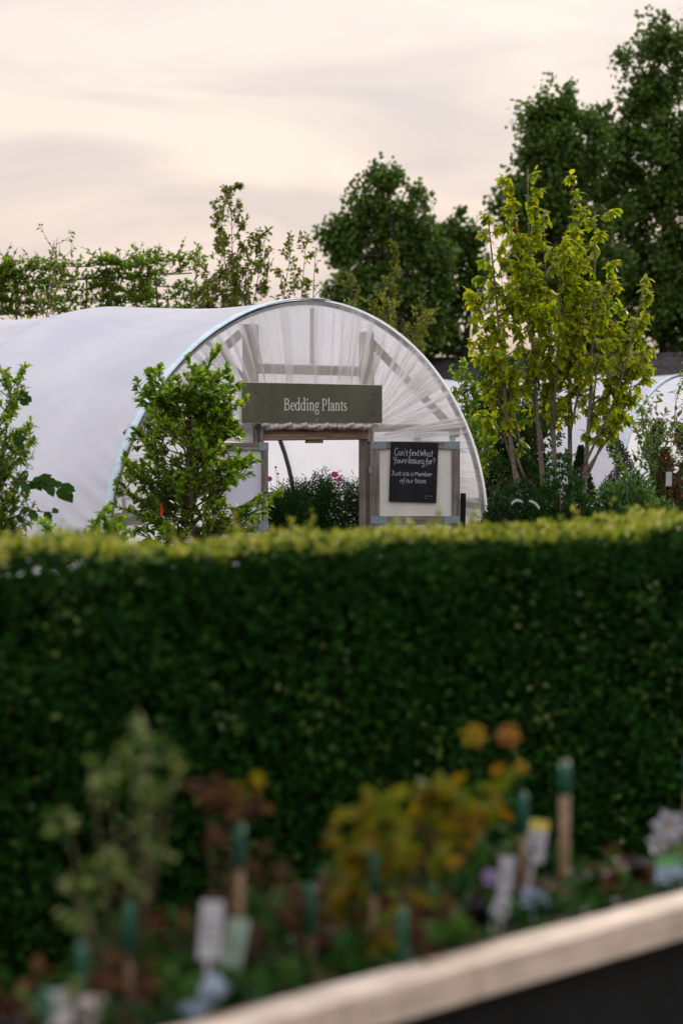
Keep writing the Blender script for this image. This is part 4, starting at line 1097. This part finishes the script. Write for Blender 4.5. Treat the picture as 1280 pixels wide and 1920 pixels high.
for x in (-2.3, -.6, 1.1, 2.8):
    for y in (.14, .80):
        MB().box(x, x + .075, y, y + .075, 0, TZ - .171).build("leg", SLEEPER, TB, False, .004)

BZ = TZ - .14
def zat(py, p): return HC - (py - HZ) / F * p.y
def potted(px, back, label, cane=None, fol=(), pot=POTBLACK, pot_r=.055, pot_h=.12, seed=0, name="potted_plant", group="potted plants on the table"):
    """pot with compost, a cane with a green cap, and leafy growth; fol rows: (px, y, radius, leaf material, number, leaf size)"""
    p = tab(px, back); p.z = BZ + .001
    root = thing(name, label, "potted plant", p, 0, group)
    MB().lathe([(.0001, 0), (pot_r * .78, 0), (pot_r, pot_h), (pot_r * 1.06, pot_h), (pot_r * 1.06, pot_h - .015), (pot_r * .98, pot_h - .016), (pot_r * .93, pot_h - .012)], 18).build("pot", pot, root, True)
    MB().lathe([(.0001, pot_h - .012), (pot_r * .93, pot_h - .016)], 18).build("compost", COMPOST, root, True)
    rng = random.Random(seed); nr = np.random.default_rng(seed)
    if cane:
        zt, zb_ = zat(cane[0], p) - p.z, zat(cane[1], p) - p.z
        q = MB().tube([(.012, -.035, pot_h * .3), (.014, -.05, zt)], .0078 if len(cane) < 3 else cane[2], 8).build("cane", CANE, root, True)
        MB().tube([(.014, -.05, zb_), (.014, -.05, zt - .01), (.014, -.05, zt + .006)], [.0125, .0125, .006] if len(cane) < 3 else [cane[2] * 1.25, cane[2] * 1.25, cane[2] * .6], 8).build("cane_cap", CAPGREEN, q, True)
    st = MB()
    for (fx, fy, r, mat, n, sz) in fol:
        c = Vector(((fx - 640) / F * p.y, p.y + rng.uniform(-.03, .03), zat(fy, p))) - p
        st.tube([(0, 0, pot_h * .8), c * .5 + Vector((rng.uniform(-.02, .02), 0, .02)), c], [.005, .004, .002], 5)
        # a few short shoots per head, each strung with leaves, so that heads stay loose and ragged
        n = int(n * .58); ns = max(3, n // 6); sdir = unit(nr.normal(size=(ns, 3)) + np.array((0, 0, .25))); so = nr.normal(size=(ns, 3)) * r * .35
        k = nr.integers(0, ns, n); t = nr.random(n) ** .8
        P = np.array(c) + so[k] + sdir[k] * (r * 1.1 * t)[:, None] + nr.normal(size=(n, 3)) * sz * .25
        A = sdir[k] * .5 + nr.normal(size=(n, 3)) * .8 + np.array((0, 0, -.25)); N = nr.normal(size=(n, 3)) * .7 + np.array((0, -.3, .8))
        L = sz * nr.uniform(.6, 1.25, n)
        link("foliage", leaf_mesh("foliage", P, A, N, L, L * .62, mat, OVAL), root, kind="stuff")
    if st.v: st.build("stem", TWIG, root, True)
    return root, p

V, M_, BR, DK = L_VARIEG, L_MAPLE, L_BROWN, L_DARK
potted(235, .42, "cream variegated climber, tallest and palest potted plant on the table",
       (1690, 1790), [(280, 1385, .045, V, 60, .028), (255, 1450, .06, V, 70, .028), (330, 1440, .04, V, 40, .028), (205, 1440, .05, V, 50, .028), (300, 1500, .045, V, 45, .028), (175, 1490, .03, V, 24, .026),
                       (130, 1560, .04, V, 26, .03), (265, 1560, .05, V, 40, .028), (125, 1640, .035, V, 24, .028), (200, 1640, .06, V, 70, .03), (290, 1590, .035, V, 26, .026), (160, 1700, .05, V, 50, .03), (240, 1650, .05, V, 40, .028),
                       (250, 1830, .05, BR, 40, .035)], seed=1)
potted(145, .22, "small potted climber with a green capped cane near the variegated one", (1765, 1850), [(145, 1740, .035, V, 30, .03), (190, 1830, .05, BR, 40, .035)], seed=2)
potted(78, .18, "potted climber with a green capped cane at the table's nearest end", (1850, 1910), [(80, 1850, .04, V, 24, .03), (40, 1880, .04, BR, 20, .03)], POTTERRA, seed=3)
potted(440, .40, "potted plant with a dark bronze leaf head on a capped cane", (1545, 1620), [(430, 1505, .062, BR, 80, .04), (390, 1500, .035, BR, 26, .035), (455, 1480, .03, M_, 10, .035), (485, 1650, .055, BR, 60, .04), (530, 1640, .04, BR, 30, .035), (470, 1720, .05, DK, 40, .035)], seed=4)
potted(572, .34, "potted climber with a capped cane between bronze and yellow leaved plants", (1655, 1745), [(600, 1700, .05, BR, 40, .04), (545, 1720, .045, BR, 40, .035), (580, 1780, .05, BR, 50, .035), (500, 1760, .05, DK, 30, .03)], POTTERRA, seed=5)
potted(690, .30, "yellow maple-like potted plant with the widest, brightest leaf head", (1600, 1670),
       [(700, 1545, .07, M_, 70, .06), (650, 1590, .055, M_, 40, .055), (740, 1560, .05, M_, 36, .055), (640, 1640, .045, M_, 24, .05), (710, 1620, .06, M_, 40, .055), (770, 1640, .05, M_, 30, .05), (660, 1690, .06, M_, 40, .05), (720, 1700, .05, BR, 30, .05), (640, 1740, .05, BR, 40, .045), (690, 1760, .05, DK, 36, .04)], seed=6)
potted(800, .44, "amber leaved potted plant rising above the yellow maple-like one", (1655, 1715),
       [(820, 1475, .065, M_, 60, .058), (865, 1490, .05, M_, 34, .055), (800, 1530, .05, M_, 34, .055), (905, 1500, .04, M_, 20, .055), (870, 1560, .05, M_, 26, .055), (780, 1590, .05, M_, 26, .05), (850, 1620, .05, DK, 30, .045), (910, 1540, .035, M_, 14, .05)], seed=7)
potted(742, .16, "low yellow green potted plant with a capped cane by the timber edge", (1700, 1800), [(735, 1730, .045, M_, 30, .045), (690, 1790, .05, M_, 26, .04), (780, 1770, .05, BR, 40, .04), (640, 1800, .05, DK, 36, .04), (830, 1750, .04, DK, 40, .04)], POTTERRA, seed=8)
rt_, pt_ = potted(968, .46, "potted plant with a hanging picture label and a green capped cane", (1485, 1560), [(960, 1600, .04, DK, 30, .04), (920, 1580, .04, DK, 24, .035), (940, 1700, .05, BR, 30, .035), (1000, 1720, .05, BR, 40, .035), (870, 1720, .05, BR, 40, .035)], seed=9)
potted(1045, .34, "potted plant with the thickest brown stake, capped in green", (1425, 1485, .0135), [(1040, 1700, .045, BR, 40, .035), (1090, 1700, .04, DK, 40, .03), (1010, 1705, .04, BR, 20, .03)], seed=10)
potted(1276, .34, "potted plant with capped cane and white blooms by the frame's edge", (1415, 1475), [(1250, 1600, .03, L_CLIMB, 30, .035), (1290, 1600, .04, L_CLIMB, 30, .035), (1150, 1690, .04, DK, 40, .035)], seed=11)

def bloom_alone(px, py, back, r, mat, label, n=6, cat="flower", name="flower_stalk"):
    p = tab(px, back); root = thing(name, label, cat, Vector((p.x, p.y, BZ)), 0)
    b0 = Vector((p.x, p.y, BZ))
    bloom(root, b0, px, py, p.y, (0, 0, .0), r, n, mat)
    q = np.random.default_rng(int(px) + 5); c0 = at(px, py, p.y) - b0; kk = 16
    d = unit(q.normal(size=(kk, 3))); link("petals", leaf_mesh("petals", np.array(c0) + d * r * .2, d + q.normal(size=(kk, 3)) * .4, q.normal(size=(kk, 3)), r * .8, r * .55, mat, OVAL), root, kind="stuff")
    nr = np.random.default_rng(int(px)); k = 14; zt = zat(py, p) - BZ
    P = np.stack([nr.normal(0, .012, k), nr.normal(0, .012, k), nr.uniform(.2 * zt, .85 * zt, k)], 1)
    link("foliage", leaf_mesh("foliage", P, nr.normal(size=(k, 3)), nr.normal(size=(k, 3)) + (0, 0, 1), .03, .016, L_DARK, OVAL), root, kind="stuff")
bloom_alone(888, 1380, .62, .036, PETALY, "amber yellow flower head, highest above the table plants")
bloom_alone(953, 1380, .62, .036, PETALO, "orange flower head level with the amber yellow one")
bloom_alone(975, 1440, .60, .022, PETALY, "small yellow green flower below the orange one")
bloom_alone(1255, 1550, .32, .05, PETALW, "white flower above the white label card by the frame's edge")
bloom_alone(1232, 1580, .31, .03, PETALW, "smaller white flower beside the label card, lower of two")
bloom_alone(918, 1645, .34, .022, mat_leaf("violet petal", [(.25, .16, .5), (.35, .25, .6)], .3), "tiny violet flower beside the white pointed label")

def card(px, py, back, w, h, ang, label, mats, name="plant_label"):
    """stiff label on a stick: card, printed band, stake"""
    p = tab(px, back); c = Vector(((px - 640) / F * p.y, p.y, zat(py, p)))
    root = thing(name, label, "plant label", c, 0); root.rotation_euler = (0, math.radians(ang), .25)
    MB().box(-w / 2, w / 2, -.001, .001, -h / 2, h / 2).build("card", mats[0], root, False, .0008)
    if len(mats) > 1: MB().box(-w / 2 + .001, w / 2 - .001, -.0022, -.0012, h * .28, h / 2 - .001).build("printed_band", mats[1], root)
    for k in range(3): MB().box(-w * .33, w * (.1 + .08 * k), -.0021, -.0012, h * (.1 - .14 * k), h * (.13 - .14 * k)).build("print_line", POTBLACK if len(mats) < 3 else mats[2], root)
    st = (c.z - BZ - h / 2) / max(math.cos(math.radians(ang)), .5)
    if st > .01: MB().box(-.006, .006, .0012, .0032, -h / 2 - st, -h / 4).build("stake", mats[0], root)
card(1005, 1578, .44, .055, .115, 10, "pale picture label with a yellow patch hung below the capped cane", (LABELW, LABELY))
card(948, 1640, .38, .04, .095, 6, "narrow pointed white label beside the picture label", (LABELW,))
card(1003, 1683, .30, .075, .045, 2, "wide bluish white label low beside the brown stake", (LABELB,))
card(940, 1700, .26, .045, .05, 25, "small tilted white label near the timber edge", (LABELW,))
card(1256, 1645, .22, .085, .11, 0, "large bluish white label card with a green band by the frame's edge", (LABELB, LABELG))
card(395, 1745, .30, .05, .13, 4, "tall lilac white label in front of the bronze leaved plant", (LABELW,))
card(440, 1770, .34, .05, .115, 12, "pale green label card beside the lilac white one", (mat_plain("pale green label", (.28, .38, .30)),))
card(382, 1872, .16, .05, .11, 48, "slanting pale blue label lying toward the timber edge", (LABELB,))
card(110, 1890, .14, .05, .07, -8, "small white label at the table's nearest end", (LABELW,))
card(172, 1895, .16, .05, .06, 8, "small pinkish white label beside the nearest capped cane", (mat_plain("pinkish label", (.55, .46, .46)),))

fr = random.Random(404)
MAIN = ((78, "the nearest capped cane"), (145, "the small capped climber"), (235, "the cream variegated climber"), (440, "the dark bronze leaf head"), (572, "the bronze head's neighbour cane"),
        (690, "the widest yellow leaf head"), (800, "the amber leaf head"), (968, "the hanging picture label"), (1045, "the thickest brown stake"), (1276, "the white blooms"))
spots = []
for px in range(-20, 1290, 46):
    for bk in (.20, .55):
        spots.append((px + fr.uniform(-14, 14) + (20 if bk > .4 else 0), bk))
rank = {}
for x, bk in sorted(spots, key=lambda q: (q[1], min(abs(q[0] - m[0]) for m in MAIN))):
    mp_, nm_ = min(MAIN, key=lambda m: abs(m[0] - x)); side_ = "far" if x > mp_ else "near"
    key = (mp_, bk, side_); rank[key] = rank.get(key, 0) + 1
    where = ("next to", "second from", "third from", "fourth from")[min(3, rank[key] - 1)]
    lab = "low dark pot plant, %s row, %s %s, %s side" % ("edge" if bk < .4 else "hedge-side", where, nm_, side_)
    p = tab(x, bk); zt = fr.uniform(.12, .20) if bk < .4 else fr.uniform(.13, .24)
    if x > 1080: zt *= .62
    py = HZ + (HC - (BZ + zt)) * F / p.y
    mats = (DK, BR, L_HEDGE, L_HEDGE); m = mats[fr.randrange(4)]
    potted(x, bk, lab, None,
           [(x + fr.uniform(-16, 16), py, .05, m, 60, .036), (x + fr.uniform(-30, 30), py + 45, .06, mats[fr.randrange(4)], 66, .036), (x + fr.uniform(-30, 30), py + 90, .06, DK, 46, .034)],
           POTBLACK if fr.random() < .7 else POTTERRA, seed=fr.randrange(9999), name="pot_plant", group="low dark pot plants crowding the table")
